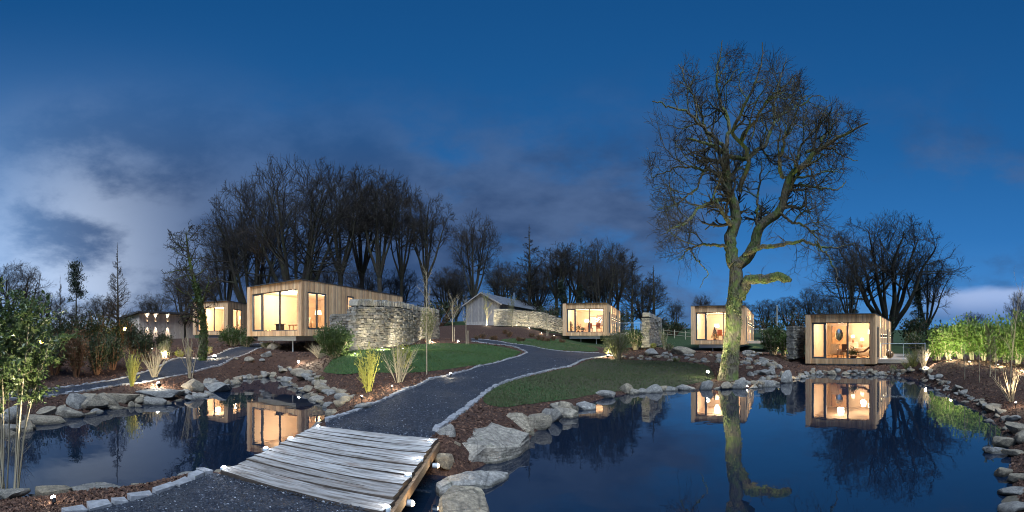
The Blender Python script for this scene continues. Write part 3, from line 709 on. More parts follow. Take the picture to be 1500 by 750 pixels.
# the many alike edging stones: copies of a few shapes set along each bank
def edging(pxs, s0, s1, noun, secs, group, rows=1, flatn=.5, seed=1, off=.1, name='edging_stone', gap=.78, perp=0.0):
    rg = random.Random(seed)
    P = np.array([atz(px, py, 0)[:2] for px, py in pxs]); seg = np.hypot(*np.diff(P, axis=0).T); cum = np.concatenate([[0], np.cumsum(seg)])
    for row in range(rows):
        s = rg.uniform(0, s0)
        while s < cum[-1]:
            w = s0 + (s1 - s0) * rg.random() ** 1.7; x = np.interp(s, cum, P[:, 0]); y = np.interp(s, cum, P[:, 1])
            x2 = np.interp(min(s + .3, cum[-1]), cum, P[:, 0]); y2 = np.interp(min(s + .3, cum[-1]), cum, P[:, 1]); x1 = np.interp(max(s - .3, 0), cum, P[:, 0]); y1 = np.interp(max(s - .3, 0), cum, P[:, 1])
            tx, ty = x2 - x1, y2 - y1; tl = math.hypot(tx, ty) + 1e-6; nx, ny = -ty / tl, tx / tl
            if pond_sdf(np.array([x + nx * .3]), np.array([y + ny * .3]))[0] < pond_sdf(np.array([x - nx * .3]), np.array([y - ny * .3]))[0]: nx, ny = -nx, -ny
            oo = off + row * s1 * .55 + rg.uniform(-.10, .16); X, Y = x + nx * oo, y + ny * oo; fs = s / cum[-1]
            s += w * gap * rg.uniform(.8, 1.25)
            if any((X - a) ** 2 + (Y - b) ** 2 < (c * .62 + w * .18) ** 2 for a, b, c in PLACED[:NPROM]): continue
            z = max(gz(X, Y), -.03) if row else -.05
            o = rock_obj(name, rg.choice(RM), X, Y, z - w * rg.uniform(.08, .24), w * .62, w * rg.uniform(.30, .58), w * rg.uniform(flatn * .40, flatn * .95), math.atan2(ty, tx) + perp + rg.uniform(-.9, .9), (rg.uniform(-.3, .3), rg.uniform(-.3, .3)))
            big = w > s0 + (s1 - s0) * .33
            tag(o, ('larger ' if big else 'small ') + noun + (' at the waterline ' if row == 0 else ' set back from the water ') + secs[min(len(secs) - 1, int(fs * len(secs)))], 'stone', group)
NPROM = len(PLACED)
edging([(1340, 552), (1358, 563), (1385, 580), (1425, 601), (1456, 626), (1468, 655)], .20, .55, 'grey stone', ['by the reeds and the deck', 'below the second laurel', 'before the brightest laurel', 'below the twin thin saplings', 'below the low bare shrub', 'above the long mossy boulder'], 'edging stones along the right bank', 2, .38, 1, gap=.95)
edging([(1462, 655), (1464, 700), (1468, 748)], .24, .6, 'flat rock', ['beside the long mossy boulder', 'beside the dark upright rock', 'in the bottom right corner'], 'rocks on the bottom right shore', 1, .24, 2, .10)
edging([(1170, 556), (1195, 549), (1255, 549), (1305, 550), (1338, 552)], .20, .5, 'dark stone', ['left before the rightmost lodge', 'below the left pane of the rightmost lodge', 'below the mirror of the rightmost lodge', 'below the right corner of the rightmost lodge', 'before the timber deck'], 'stones before the rightmost lodge', 2, .6, 3)
edging([(925, 578), (985, 572), (1045, 570), (1105, 569), (1165, 558)], .25, .85, 'rounded grey stone', ['right of the round whitish boulder', 'on the lawn shore left of the oak', 'at the foot of the oak', 'right of the oak trunk'], 'shore stones by the oak', 1, .75, 4, .06)
edging([(1090, 569), (1130, 565), (1165, 557)], .2, .5, 'round stone', ['behind the added oak shore lamp', 'by the small waterline lamp'], 'shore stones by the oak', 2, .6, 14, .5)
edging([(492, 606), (474, 593), (447, 574), (417, 557), (397, 552)], .30, .85, 'pale slab', ['nearest the bridge on the left pond', 'below the yellow green shrub', 'below the lawn corner', 'below the lodge on stilts'], 'slabs on the left pond bank below the lawn', 2, .42, 5, .12, perp=1.2)
edging([(395, 552), (350, 556), (338, 565), (318, 572)], .3, .75, 'buff stone', ['under the lodge at the head of the left pond', 'at the left pond head by the big lamp'], 'stones at the head of the left pond', 1, .7, 6, .1)
edging([(330, 567), (302, 580), (250, 590), (180, 598), (130, 606), (60, 622), (0, 642)], .3, .85, 'pale stone', ['beside the domed boulder', 'below the bright lamp of the left pond', 'beside the biggest cracked boulder', 'near the ochre ledge'], 'stones on the far shore of the left pond', 2, .5, 7, .05, gap=.66)
edging([(0, 725), (50, 723), (150, 722), (250, 714), (300, 703), (328, 692)], .2, .5, 'dark slab', ['by the bare stems bottom left', 'between the bluish slab and the kerb', 'near the left bridge corner'], 'stones on the near shore of the left pond', 1, .45, 8, .1)
# heaped stones round the oak and below the lodge behind it
def heap(pxs, nn, s0, s1, label, group, seed):
    rg = random.Random(seed); P = np.array(gpoly(pxs)); lo, hi = P.min(0), P.max(0); k = 0
    while k < nn:
        x, y = rg.uniform(lo[0], hi[0]), rg.uniform(lo[1], hi[1])
        if not inside(P, np.array([x]), np.array([y]))[0]: continue
        w = rg.uniform(s0, s1); o = rock_obj('heaped_stone', rg.choice(RM), x, y, gz(x, y) - w * .14, w * .5, w * .4, w * rg.uniform(.22, .4), rg.uniform(0, 6), (rg.uniform(-.3, .3), rg.uniform(-.3, .3)))
        tag(o, ('larger ' if w > (s0 + s1) / 2 else 'small ') + label + (' on its left side' if x < (lo[0] + hi[0]) / 2 - (hi[0] - lo[0]) * .12 else ' on its right side' if x > (lo[0] + hi[0]) / 2 + (hi[0] - lo[0]) * .12 else ' in its middle'), 'stone', group); k += 1
heap([(1085, 552), (1150, 552), (1135, 534), (1105, 516), (1085, 520)], 60, .25, .75, 'grey rubble stone in the heap behind the oak', 'rubble heap behind the oak', 5)
heap([(965, 516), (1060, 521), (1055, 532), (985, 529), (905, 523)], 50, .2, .65, 'dark stone in the scatter left of the oak', 'stones strewn left of the oak', 6)
heap([(1175, 548), (1330, 548), (1320, 541), (1190, 541)], 45, .2, .42, 'dark stone in the heap under the rightmost lodge', 'stones under the rightmost lodge', 9)

# ------------------------------------------------------------------ footbridge
zb_ = .5
A_, B_, C_, D_ = [np.array(atz(px, py, zb_)[:2]) for px, py in ((325, 690), (560, 751), (640, 641), (465, 622))]   # near left, near right, far right, far left
bc = (A_ + B_ + C_ + D_) / 4
brd = thing('footbridge', 'weathered pale timber footbridge with small deck lights between the two ponds', 'footbridge', (bc[0], bc[1], zb_))
rg = np.random.default_rng(5); NPL = 16
for i in range(NPL):
    u0, u1 = i / NPL, (i + 1) / NPL
    l0, l1, r0_, r1_ = A_ + (D_ - A_) * u0, A_ + (D_ - A_) * u1, B_ + (C_ - B_) * u0, B_ + (C_ - B_) * u1
    ln = (r0_ + r1_ - l0 - l1) / 2; L = np.linalg.norm(ln); ax = ln / L; ay = np.array([-ax[1], ax[0]]); wd = abs(((l1 - l0) @ ay)) - .011
    nx_, ny_ = 22, 4; gx_ = np.linspace(-L / 2 - rg.uniform(-.005, .012), L / 2 + rg.uniform(-.005, .012), nx_); gy_ = np.array([-.5, -.47, .47, .5]) * wd
    top = [];
    sd1 = rg.uniform(0, 90)
    for j, yy in enumerate(gy_):
        for xx in gx_:
            e = 1 if j in (0, 3) else 0
            top.append((xx, yy + e * .014 * mnoise.noise((xx * 3.5, j * 9, sd1)), -e * .013 - abs(e * .010 * mnoise.noise((xx * 6, j, sd1 + 4))) + .012 * mnoise.noise((xx * 1.3, yy * 5, sd1)) + rg.uniform(-.003, .003) * .6))
    top = np.array(top); bot = top.copy(); bot[:, 2] = -.07
    V = np.vstack([top, bot]); id_ = np.arange(nx_ * ny_).reshape(ny_, nx_); n0 = nx_ * ny_
    q = np.stack([id_[:-1, :-1], id_[:-1, 1:], id_[1:, 1:], id_[1:, :-1]], -1).reshape(-1, 4)
    ring = np.concatenate([id_[0, :], id_[1:, -1], id_[-1, -2::-1], id_[-2:0:-1, 0]]); rn = np.roll(ring, -1)
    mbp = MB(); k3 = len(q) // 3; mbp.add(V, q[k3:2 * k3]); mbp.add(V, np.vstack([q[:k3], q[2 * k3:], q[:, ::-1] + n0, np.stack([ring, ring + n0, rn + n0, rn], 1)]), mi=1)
    o = mbp.build('plank', [M['bridge_plank'], M['plank_side_shade']], brd)
    c = (l0 + l1 + r0_ + r1_) / 4 - bc; o.location = (c[0], c[1], rg.uniform(-.014, .010)); o.rotation_euler = (rg.uniform(-.03, .03), rg.uniform(-.004, .004), math.atan2(ax[1], ax[0]) + rg.uniform(-.004, .004))
def beam(p, q, inset, z0, z1, w):
    d_ = (q - p) / np.linalg.norm(q - p); m_ = MB(); c = (p + q) / 2 - bc; nrm = np.array([-d_[1], d_[0]])
    c = c + nrm * inset; m_.obox((c[0], c[1], (z0 + z1) / 2), (*d_, 0), (*nrm, 0), (0, 0, 1), np.linalg.norm(q - p) / 2 + .02, w / 2, (z1 - z0) / 2, .004)
    m_.build('beam', M['bridge_beam'], brd)
beam(B_, C_, -.005, -.19, -.075, .09); beam(A_, D_, -.03, -.19, -.075, .09); beam((A_ + B_) / 2, (C_ + D_) / 2, 0, -.19, -.075, .09)
def point(name, loc, energy, col, rad=.05, parent=None):
    l = bpy.data.lights.new(name, 'POINT'); l.energy = energy; l.color = col; l.shadow_soft_size = rad
    o = bpy.data.objects.new(name, l); COL.objects.link(o); o.location = loc
    if parent: o.parent = parent
    return o
def spot(name, loc, target, energy, col, size=70, blend=.7, rad=.05, parent=None):
    l = bpy.data.lights.new(name, 'SPOT'); l.energy = energy; l.color = col; l.shadow_soft_size = rad; l.spot_size = R(size); l.spot_blend = blend
    o = bpy.data.objects.new(name, l); COL.objects.link(o); o.location = loc
    o.rotation_euler = (Vector(loc) - Vector(target)).to_track_quat('Z', 'Y').to_euler()
    if parent: o.parent = parent
    return o
for px, py in ((328, 683), (389, 655), (426, 640), (466, 623), (630, 644), (615, 670), (598, 693), (566, 740)):
    p = atz(px, py, zb_ + .02) - Vector((bc[0], bc[1], zb_))
    m_ = MB(); m_.lathe([(.045, -.03), (.045, .006), (.034, .012), (.030, .008)], (p.x, p.y, 0), 16); dl = m_.build('deck_light', M['grey_steel'], brd)
    m_ = MB(); m_.ball((p.x, p.y, .008), (.032, .016), 14, 6); m_.build('lens', M['lamp_cool'], dl)
    point('deck_lamp', (p.x, p.y, .13), 1.0, (.85, .92, 1), .03, brd)
for px, py, z in ((600, 737, .30), (638, 682, .30)):
    p = atz(px, py, z) - Vector((bc[0], bc[1], zb_)); p.x += .03
    m_ = MB(); m_.cyl((p.x - .07, p.y, p.z), (p.x, p.y, p.z), .035, .04, 12); dl = m_.build('side_light', M['grey_steel'], brd)
    m_ = MB(); m_.ball((p.x, p.y, p.z), .030, 12, 8); m_.build('lens', M['lamp_warm'], dl)
    point('side_lamp', (p.x + .07, p.y, p.z), 2.2, (1, .8, .5), .03, brd)

# ------------------------------------------------------------------ drystone walls
def drystone(name, label, pts, hts, thick=.45, cope=True, stone=(.18, .52, .07, .16), group=None, lowz=None):
    P = np.array([(p.x, p.y) for p in pts]); zbs = np.array([p.z for p in pts]); hts = np.array(hts, float)
    seg = np.hypot(*np.diff(P, axis=0).T); cum = np.concatenate([[0], np.cumsum(seg)]); root = thing(name, label, 'wall', (P[0, 0], P[0, 1], zbs[0]), 0, group)
    o0 = np.array([P[0, 0], P[0, 1], zbs[0]])
    def pt(s): return np.array([np.interp(s, cum, P[:, 0]), np.interp(s, cum, P[:, 1])])
    core = MB(); nn = max(2, int(cum[-1] / .8))
    for i in range(nn):
        s0_, s1_ = cum[-1] * i / nn, cum[-1] * (i + 1) / nn; a_, b2 = pt(s0_), pt(s1_); d_ = (b2 - a_); L = np.linalg.norm(d_); d_ /= L; nr = np.array([-d_[1], d_[0]])
        zb2 = np.interp((s0_ + s1_) / 2, cum, zbs) - .3; h = np.interp((s0_ + s1_) / 2, cum, hts); m_ = (a_ + b2) / 2
        core.obox((m_[0] - o0[0], m_[1] - o0[1], zb2 + (h + .2) / 2 - o0[2]), (*d_, 0), (*nr, 0), (0, 0, 1), L / 2 - .06 * (i in (0, nn - 1)), thick / 2 - .07, (h + .2) / 2)
    core.build('wall_core', M['wall_core'], root)
    st = MB(); rg = np.random.default_rng(int(abs(P[0, 0] * 100)) + 5); hmax = hts.max(); z = -.2
    while z < hmax - (.0 if not cope else .20):
        ch = rg.uniform(stone[2], stone[3])
        for side in (-1, 1):
            s = rg.uniform(-.15, 0)
            while s < cum[-1]:
                w = rg.uniform(stone[0], stone[1]); sm_ = min(max(s + w / 2, 0), cum[-1]); h = np.interp(sm_, cum, hts)
                if z + ch < h - (.0 if not cope else .16):
                    p_ = pt(sm_); p2 = pt(min(sm_ + .2, cum[-1])); p1 = pt(max(sm_ - .2, 0)); d_ = (p2 - p1) / (np.linalg.norm(p2 - p1) + 1e-9); nr = np.array([-d_[1], d_[0]])
                    c = p_ + nr * side * (thick / 2 - .08 + rg.uniform(-.05, .05)); zz = np.interp(sm_, cum, zbs) + z + ch / 2
                    st.obox((c[0] - o0[0], c[1] - o0[1], zz - o0[2]), (*d_, 0), (*nr, 0), (0, 0, 1), w / 2 - .012, .10, ch / 2 - .010, .016)
                s += w
        for e, s in ((-1, .04), (1, cum[-1] - .04)):
            h = np.interp(s, cum, hts)
            if z + ch < h - (.0 if not cope else .16):
                p_ = pt(s); p2 = pt(min(s + .2, cum[-1])); p1 = pt(max(s - .2, 0)); d_ = (p2 - p1) / np.linalg.norm(p2 - p1); nr = np.array([-d_[1], d_[0]])
                k = rg.uniform(-.12, .12)
                for hw, cc in ((thick / 4 + k / 2, -thick / 4 + k / 2), (thick / 4 - k / 2, thick / 4 + k / 2)):
                    c = p_ + nr * cc; st.obox((c[0] - o0[0], c[1] - o0[1], np.interp(s, cum, zbs) + z + ch / 2 - o0[2]), (*d_, 0), (*nr, 0), (0, 0, 1), .10 + rg.uniform(0, .02), hw - .008, ch / 2 - .006, .012)
        z += ch
    st.build('stonework', M['dry_stone'], root, 'stuff')
    if cope:
        cp = MB(); s = 0
        while s < cum[-1]:
            w = rg.uniform(.09, .21); p_ = pt(min(s + w / 2, cum[-1])); p2 = pt(min(s + .2, cum[-1])); p1 = pt(max(s - .2, 0)); d_ = (p2 - p1) / np.linalg.norm(p2 - p1); nr = np.array([-d_[1], d_[0]])
            h = np.interp(s, cum, hts); hh = rg.uniform(.10, .17); lean = rg.uniform(-.1, .25)
            up = np.array([d_[0] * lean, d_[1] * lean, 1]); up /= np.linalg.norm(up); zz = np.interp(s, cum, zbs) + h - .16 + hh
            cp.obox((p_[0] - o0[0], p_[1] - o0[1], zz - o0[2]), (*d_, 0), (*nr, 0), up, w / 2 - .012, thick / 2 + rg.uniform(-.05, .05), hh, .025)
            s += w
        cp.build('coping', M['dry_stone'], root, 'stuff')
    return root
def wp(px, py_bot, r): p = at(px, py_bot, r); return p
drystone('drystone_wall', 'tall curving drystone wall floodlit beside the lodge on stilts', [wp(517, 509, 20), wp(548, 505, 21.5), wp(580, 501, 24), wp(612, 499, 28.5), wp(639, 496, 33)], [2.2, 2.2, 2.2, 2.2, 2.2])
drystone('drystone_wall', 'low pale wall end showing left of the tall drystone wall', [wp(489, 478, 23.5), wp(519, 478, 21.9)], [.75, .75], .4, False)
drystone('drystone_wall', 'long low drystone wall washed by lamps below the gabled barn', [wp(725, 475, 47), wp(760, 475, 46.5), wp(793, 478, 45.5), wp(836, 488, 44)], [1.8, 1.7, 1.65, 1.3], .45, False)
drystone('drystone_wall', 'short tapering drystone wall stub beside the middle lodge', [wp(946, 505, 31), wp(964, 502, 34.5)], [2.3, 1.9], .6)
drystone('drystone_wall', 'narrow wall end clad in russet creeper left of the rightmost lodge', [wp(1158, 521, 28), wp(1173, 519, 29.5)], [2.05, 2.05], .5, False)
# ------------------------------------------------------------------ trees
def unit(v): return v / (np.linalg.norm(v, axis=-1, keepdims=True) + 1e-9)
def grow(rg, P, Rd, K, t0, t1, ang, lens, n, wob=.18, up=.05, ratio=.5, tip=.35, env=None, rmin=.004, droop=0.0, smin=.12):
    """K children on each parent polyline P (M,N,3); all at once"""
    Mn, N, _ = P.shape
    L = np.linalg.norm(np.diff(P, axis=1), axis=2).sum(1)
    t = (np.linspace(t0, t1, K)[None] + rg.uniform(-.5, .5, (Mn, K)) * (t1 - t0) / max(1, K)).clip(.02, 1.0)
    f = t * (N - 1); i = np.minimum(f.astype(int), N - 2); w = (f - i)[..., None]; m = np.arange(Mn)[:, None]
    p0 = P[m, i] * (1 - w) + P[m, i + 1] * w
    r0 = (Rd[m, i] * (1 - w[..., 0]) + Rd[m, i + 1] * w[..., 0])
    T = unit(P[m, i + 1] - P[m, i])
    rv = rg.normal(size=T.shape); side = unit(rv - (rv * T).sum(-1, keepdims=True) * T)
    a = R(1) * rg.normal(ang[0], ang[1], t.shape)[..., None]
    d = np.cos(a) * T + np.sin(a) * side
    d[..., 2] += up * 1.5; d = unit(d)
    ln = (L[:, None] * lens[0] if lens[0] > 0 else -lens[0]) * rg.uniform(1 - lens[1], 1 + lens[1], t.shape) * (1 - lens[2] * t)
    p0 = p0.reshape(-1, 3); d = d.reshape(-1, 3); ln = ln.reshape(-1); r0 = r0.reshape(-1)
    step = (ln / (n - 1))[:, None]; Q = [p0]; cur = p0
    for k in range(n - 1):
        d = unit(d + rg.normal(size=d.shape) * wob + np.array([0, 0, up - droop * k / n]))
        cur = cur + d * step; Q.append(cur)
    Q = np.stack(Q, 1)
    if env is not None:
        q = env(Q[:, -1]); s = np.where(q > 1, np.maximum(smin, 1 / np.maximum(q, 1) ** 1.5), 1)[:, None, None]
        Q = p0[:, None] + (Q - p0[:, None]) * s
        keep = env(p0) < 1.15
        if smin > .3: keep &= q < 1.9
        Q = Q[keep]; r0 = r0[keep]
    rb = np.maximum(r0 * ratio, rmin)
    RR_ = rb[:, None] * np.linspace(1, tip, n)[None]; RR_ = np.maximum(RR_, rmin * .6)
    return Q, RR_
def ell(cx, cy, cz, rx, ry, rz, zlow=None):
    def f(p):
        dz_ = p[..., 2] - cz; rz_ = np.where(dz_ < 0, zlow if zlow else rz, rz)
        return np.sqrt(((p[..., 0] - cx) / rx) ** 2 + ((p[..., 1] - cy) / ry) ** 2 + (dz_ / rz_) ** 2)
    return f
def poly_curve(pts, n):
    P = np.array(pts, float); s = np.concatenate([[0], np.cumsum(np.linalg.norm(np.diff(P, axis=0), axis=1))]); u = np.linspace(0, s[-1], n)
    Q = np.stack([np.interp(u, s, P[:, k]) for k in range(3)], 1)
    for _ in range(2): Q[1:-1] = Q[:-2] * .25 + Q[1:-1] * .5 + Q[2:] * .25
    return Q
def make_tree(h, w, seed, style):
    """(trunk, crown) of a bare tree with its foot at 0: bole, leaders spread to the crown's rim, then three orders of twigs"""
    rg = np.random.default_rng(seed); tr, cr = MB(), MB(); tw = .011 + .0004 * h
    if style == 'spire':          # one leader, branches shortening to the top
        env = lambda p: np.hypot(p[..., 0], p[..., 1]) / np.maximum(.12, (1.02 - p[..., 2] / h).clip(0, .8) * w * .66)
        P = np.array([poly_curve([(0, 0, -.4), (rg.uniform(-.1, .1), 0, h * .4), (0, 0, h)], 16)]); Rd = np.linspace(.24, .015, 16)[None] * h / 14; tr.tubes(P, Rd, 8)
        A, Ar = grow(rg, P, Rd, 62, .14, .97, (66, 8), (-(w * .62), .2, .75), 8, .07, .03, .34, .3, env, tw)
        tr.tubes(A, Ar, 5, False); B, Br = grow(rg, A, Ar, 13, .15, .97, (42, 10), (.42, .3, .5), 5, .12, .03, .6, .4, env, tw * .8)
    else:
        zf, zc, ns, wob = {'fan': (.10, .50, 9, .10), 'pole': (.36, .62, 7, .12), 'dome': (.20, .54, 8, .16)}[style]
        env = ell(0, 0, h * zc, w / 2, w / 2, h * (1 - zc), h * (zc - zf * .5))
        nb = 1 if style != 'pole' else 1
        P0 = np.array([poly_curve([(0, 0, -.4), (rg.uniform(-.15, .15), 0, h * zf * .5), (rg.uniform(-.25, .25), 0, h * (zf + .02))], 10)]); rb = h * {'fan': .026, 'pole': .017, 'dome': .022}[style]
        tr.tubes(P0, np.linspace(rb * 1.15, rb * .9, 10)[None], 9); P0e = P0[0, -1]
        st = []
        for k in range(ns):
            ph = 2.4 * k + rg.uniform(-.4, .4); s = (.12 + .80 * math.sqrt((k + .5) / ns)) * rg.uniform(.85, 1.05)
            zt = h * zc + h * (1 - zc) * math.sqrt(max(.04, 1 - s * s)) * .84; tip = np.array([math.cos(ph) * s * w * .43, math.sin(ph) * s * w * .43, zt])
            b0 = P0e + np.array([math.cos(ph), math.sin(ph), 0]) * rb * .35 - np.array([0, 0, rg.uniform(0, .10) * h * zf])
            m1 = b0 * .62 + tip * .38 + np.array([math.cos(ph), math.sin(ph), 0]) * w * .03 * s - np.array([0, 0, h * .02]); m2 = b0 * .28 + tip * .72 + rg.normal(0, .025 * w, 3)
            st.append(poly_curve([b0 - np.array([0, 0, .1]), m1, m2, tip], 16))
        P = np.array(st); P[:, 2:-1] += np.cumsum(rg.normal(0, .012 * w * .4, P[:, 2:-1].shape), axis=1) * .5
        Rd = np.linspace(rb * .70, rb * .13, 16)[None].repeat(ns, 0) * rg.uniform(.75, 1.1, (ns, 1)); tr.tubes(P, Rd, 7, False)
        A, Ar = grow(rg, P, Rd, 12, .40, 1.0, (56, 14), (-(w * .35), .35, .36), 9, wob, .025, .52, .3, env, tw); tr.tubes(A, Ar, 5, False)
        B, Br = grow(rg, A, Ar, 7, .36, 1.0, (42, 13), (.56, .35, .30), 6, .14, .03, .6, .4, env, tw)
    cr.tubes(B, Br, 4, False)
    C, Cr = grow(rg, B, Br, 5, .2, 1.0, (34, 12), (.55, .35, .3), 4, .14, .05, .75, .6, env, tw * .7); cr.tubes(C, Cr, 3, False)
    if style != 'spire':
        D, Dr = grow(rg, C, Cr, 2, .3, 1.0, (30, 12), (.6, .3, .2), 3, .14, .04, .9, .8, env, tw * .6); cr.tubes(D, Dr, 3, False)
    return tr, cr
MESHES = {}
def tree_mesh(key, h, w, seed, style):
    if key not in MESHES:
        a, b = make_tree(h, w, seed, style); MESHES[key] = (a.mesh('trunk'), b.mesh('crown'), h, w)
        MESHES[key][0].materials.append(M['tree_bark']); MESHES[key][1].materials.append(M['twig'])
    return MESHES[key]
def bare(px, r, ytop, wpx, label, seed, style='dome', group=None, key=None, rz=0, name='bare_tree', z=None, cat='tree'):
    p = onr(px, r)
    if z is not None: p.z = z
    h = CAMZ - (ytop - HZ) * r / F - p.z; w = wpx * r / F
    k_ = (style, seed % {'fan': 3, 'pole': 3, 'dome': 4, 'spire': 2}[style]); tm, cm, h0, w0 = tree_mesh(k_, 16.0, {'fan': 14, 'pole': 8.5, 'dome': 12, 'spire': 7}[style], k_[1] + 40, style)
    t = thing(name, label, cat, p, rz + seed * 1.3, group); t.scale = (w / w0, w / w0, h / h0)
    for nm, me in (('trunk', tm), ('crown', cm)):
        o = bpy.data.objects.new(nm, me); COL.objects.link(o); o.parent = t
        if nm == 'crown': o['kind'] = 'stuff'
    return t
G1 = 'bare trees behind the lodges'
bare(432, 44, 248, 215, 'huge many stemmed bare tree fanning out behind the lodge on stilts', 1, 'fan')
bare(368, 47, 272, 150, 'left bare tree of the big clump, its crown sloping down to the left', 2, 'fan')
bare(500, 46, 246, 120, 'tall straight bare tree right of the many stemmed tree', 3, 'pole')
bare(530, 50, 250, 105, 'tall bare pole tree behind the roof of the lodge on stilts', 4, 'pole')
bare(556, 45, 256, 115, 'leaning bare tree with a forked top at the right of the big clump', 5, 'pole')
bare(588, 52, 268, 80, 'slender bare tree at the right rim of the big clump', 6, 'pole')
bare(625, 50, 284, 86, 'flat topped bare tree standing free right of the big clump', 7, 'pole')
bare(694, 58, 318, 88, 'round crowned bare tree standing alone above the barn roof', 8, 'dome')
bare(775, 62, 328, 90, 'wide topped bare larch behind the barn flue', 9, 'spire')
bare(332, 50, 320, 90, 'shorter bare tree at the left foot of the big clump', 10, 'dome')
bare(655, 60, 395, 80, 'low dense bare tree below the free standing flat topped tree', 11, 'dome')
bare(585, 56, 395, 70, 'low bushy bare tree behind the long lodge wall', 12, 'dome')
bare(735, 66, 385, 60, 'small bare tree between the barn roof and the larch', 13, 'dome')
bare(815, 60, 360, 80, 'bare tree right of the larch behind the small lodge', 14, 'pole')
bare(845, 64, 356, 84, 'bare tree directly above the left end of the small middle lodge', 15, 'pole')
bare(880, 60, 354, 90, 'bare tree above the right end of the small middle lodge', 16, 'fan')
bare(905, 66, 362, 74, 'bare pole tree left of the two larches', 17, 'pole')
bare(926, 62, 366, 62, 'left one of the two dark larches near the wall stub', 18, 'spire')
bare(957, 60, 388, 84, 'right larch whose branches reach towards the oak', 19, 'spire')
bare(790, 66, 400, 60, 'low bare tree behind the barn flue', 13, 'dome', None, 13)
bare(865, 70, 395, 70, 'dark low bare tree filling in behind the small middle lodge', 11, 'dome', None, 11, 1.0)
bare(1030, 95, 432, 36, 'tiny round bare tree far off left of the oak trunk', 8, 'dome', None, 8, 2.0)
bare(990, 100, 440, 34, 'tiny bare tree beyond the field rails', 8, 'dome', None, 8, .7)
bare(1302, 50, 324, 215, 'big spreading bare tree behind the rightmost lodge', 20, 'fan')
bare(1245, 44, 350, 76, 'bare tree with a dense head left of the big spreading one', 21, 'dome')
bare(1358, 52, 378, 90, 'dense dark bare tree right of the big spreading one', 22, 'dome')
bare(1425, 90, 458, 44, 'small distant bare tree above the laurel hedge', 8, 'dome', None, 8, 3.0)
bare(1494, 40, 430, 50, 'bare tree at the right edge above the hedge', 11, 'dome', None, 11, 2.0)
for i, (px, yt, w) in enumerate(((1085, 444, 50), (1120, 440, 54), (1155, 436, 60), (1190, 424, 66), (1222, 432, 60), (1060, 452, 40))):
    bare(px, 92, yt, w, 'small dark bare tree in the distant wood behind the right lodges', 11, 'dome', 'bare trees of the distant wood', 11 if i % 2 else 12, i)
bare(20, 33, 388, 120, 'wide spreading bare tree at the far left above the dark shrubs', 23, 'dome')
bare(88, 36, 402, 40, 'thin bare tree left of the pine', 24, 'spire')
bare(172, 34, 355, 58, 'tall pointed bare tree between the pine and the hut', 25, 'spire')
bare(152, 38, 432, 62, 'low round bare tree at the foot of the tall pointed one', 26, 'dome')
bare(222, 48, 432, 70, 'low bare tree behind the hut roof', 12, 'dome', None, 12, .5)
bare(62, 40, 430, 80, 'low thicket tree behind the dark shrubs on the left', 11, 'dome', None, 11, .3)
bare(118, 42, 445, 60, 'low bare tree standing behind the pine trunk', 13, 'dome', None, 13, .8)
bare(270, 45, 395, 80, 'bare tree behind the ivy clad one', 10, 'dome', None, 10, 1.2)
bare(310, 52, 400, 60, 'dark bare tree behind the second lodge', 12, 'dome', None, 12, 2.2)
bare(390, 56, 390, 90, 'dark bare tree seen through the stems of the big clump', 11, 'dome', None, 11, 1.7)
bare(470, 58, 385, 90, 'dark bare tree low behind the roof corner of the lodge on stilts', 12, 'dome', None, 12, .9)
bare(535, 60, 390, 80, 'dark bare tree low behind the pole trees', 13, 'dome', None, 13, 2.6)
CB = ['low dark tree filling the gap above the barn roof', 'low dark tree right of the barn flue', 'low dark tree filling behind the small middle lodge roof', 'low dark tree right behind the small middle lodge', 'low dark tree between the two larches', 'low dark tree left of the barn gable']
for i, (px, yt, w) in enumerate(((742, 392, 80), (785, 388, 80), (832, 384, 84), (888, 386, 84), (942, 402, 80), (668, 398, 70))):
    bare(px, 74, yt, w, CB[i], 50 + i, 'dome')
print('trees', time.time() - T0)

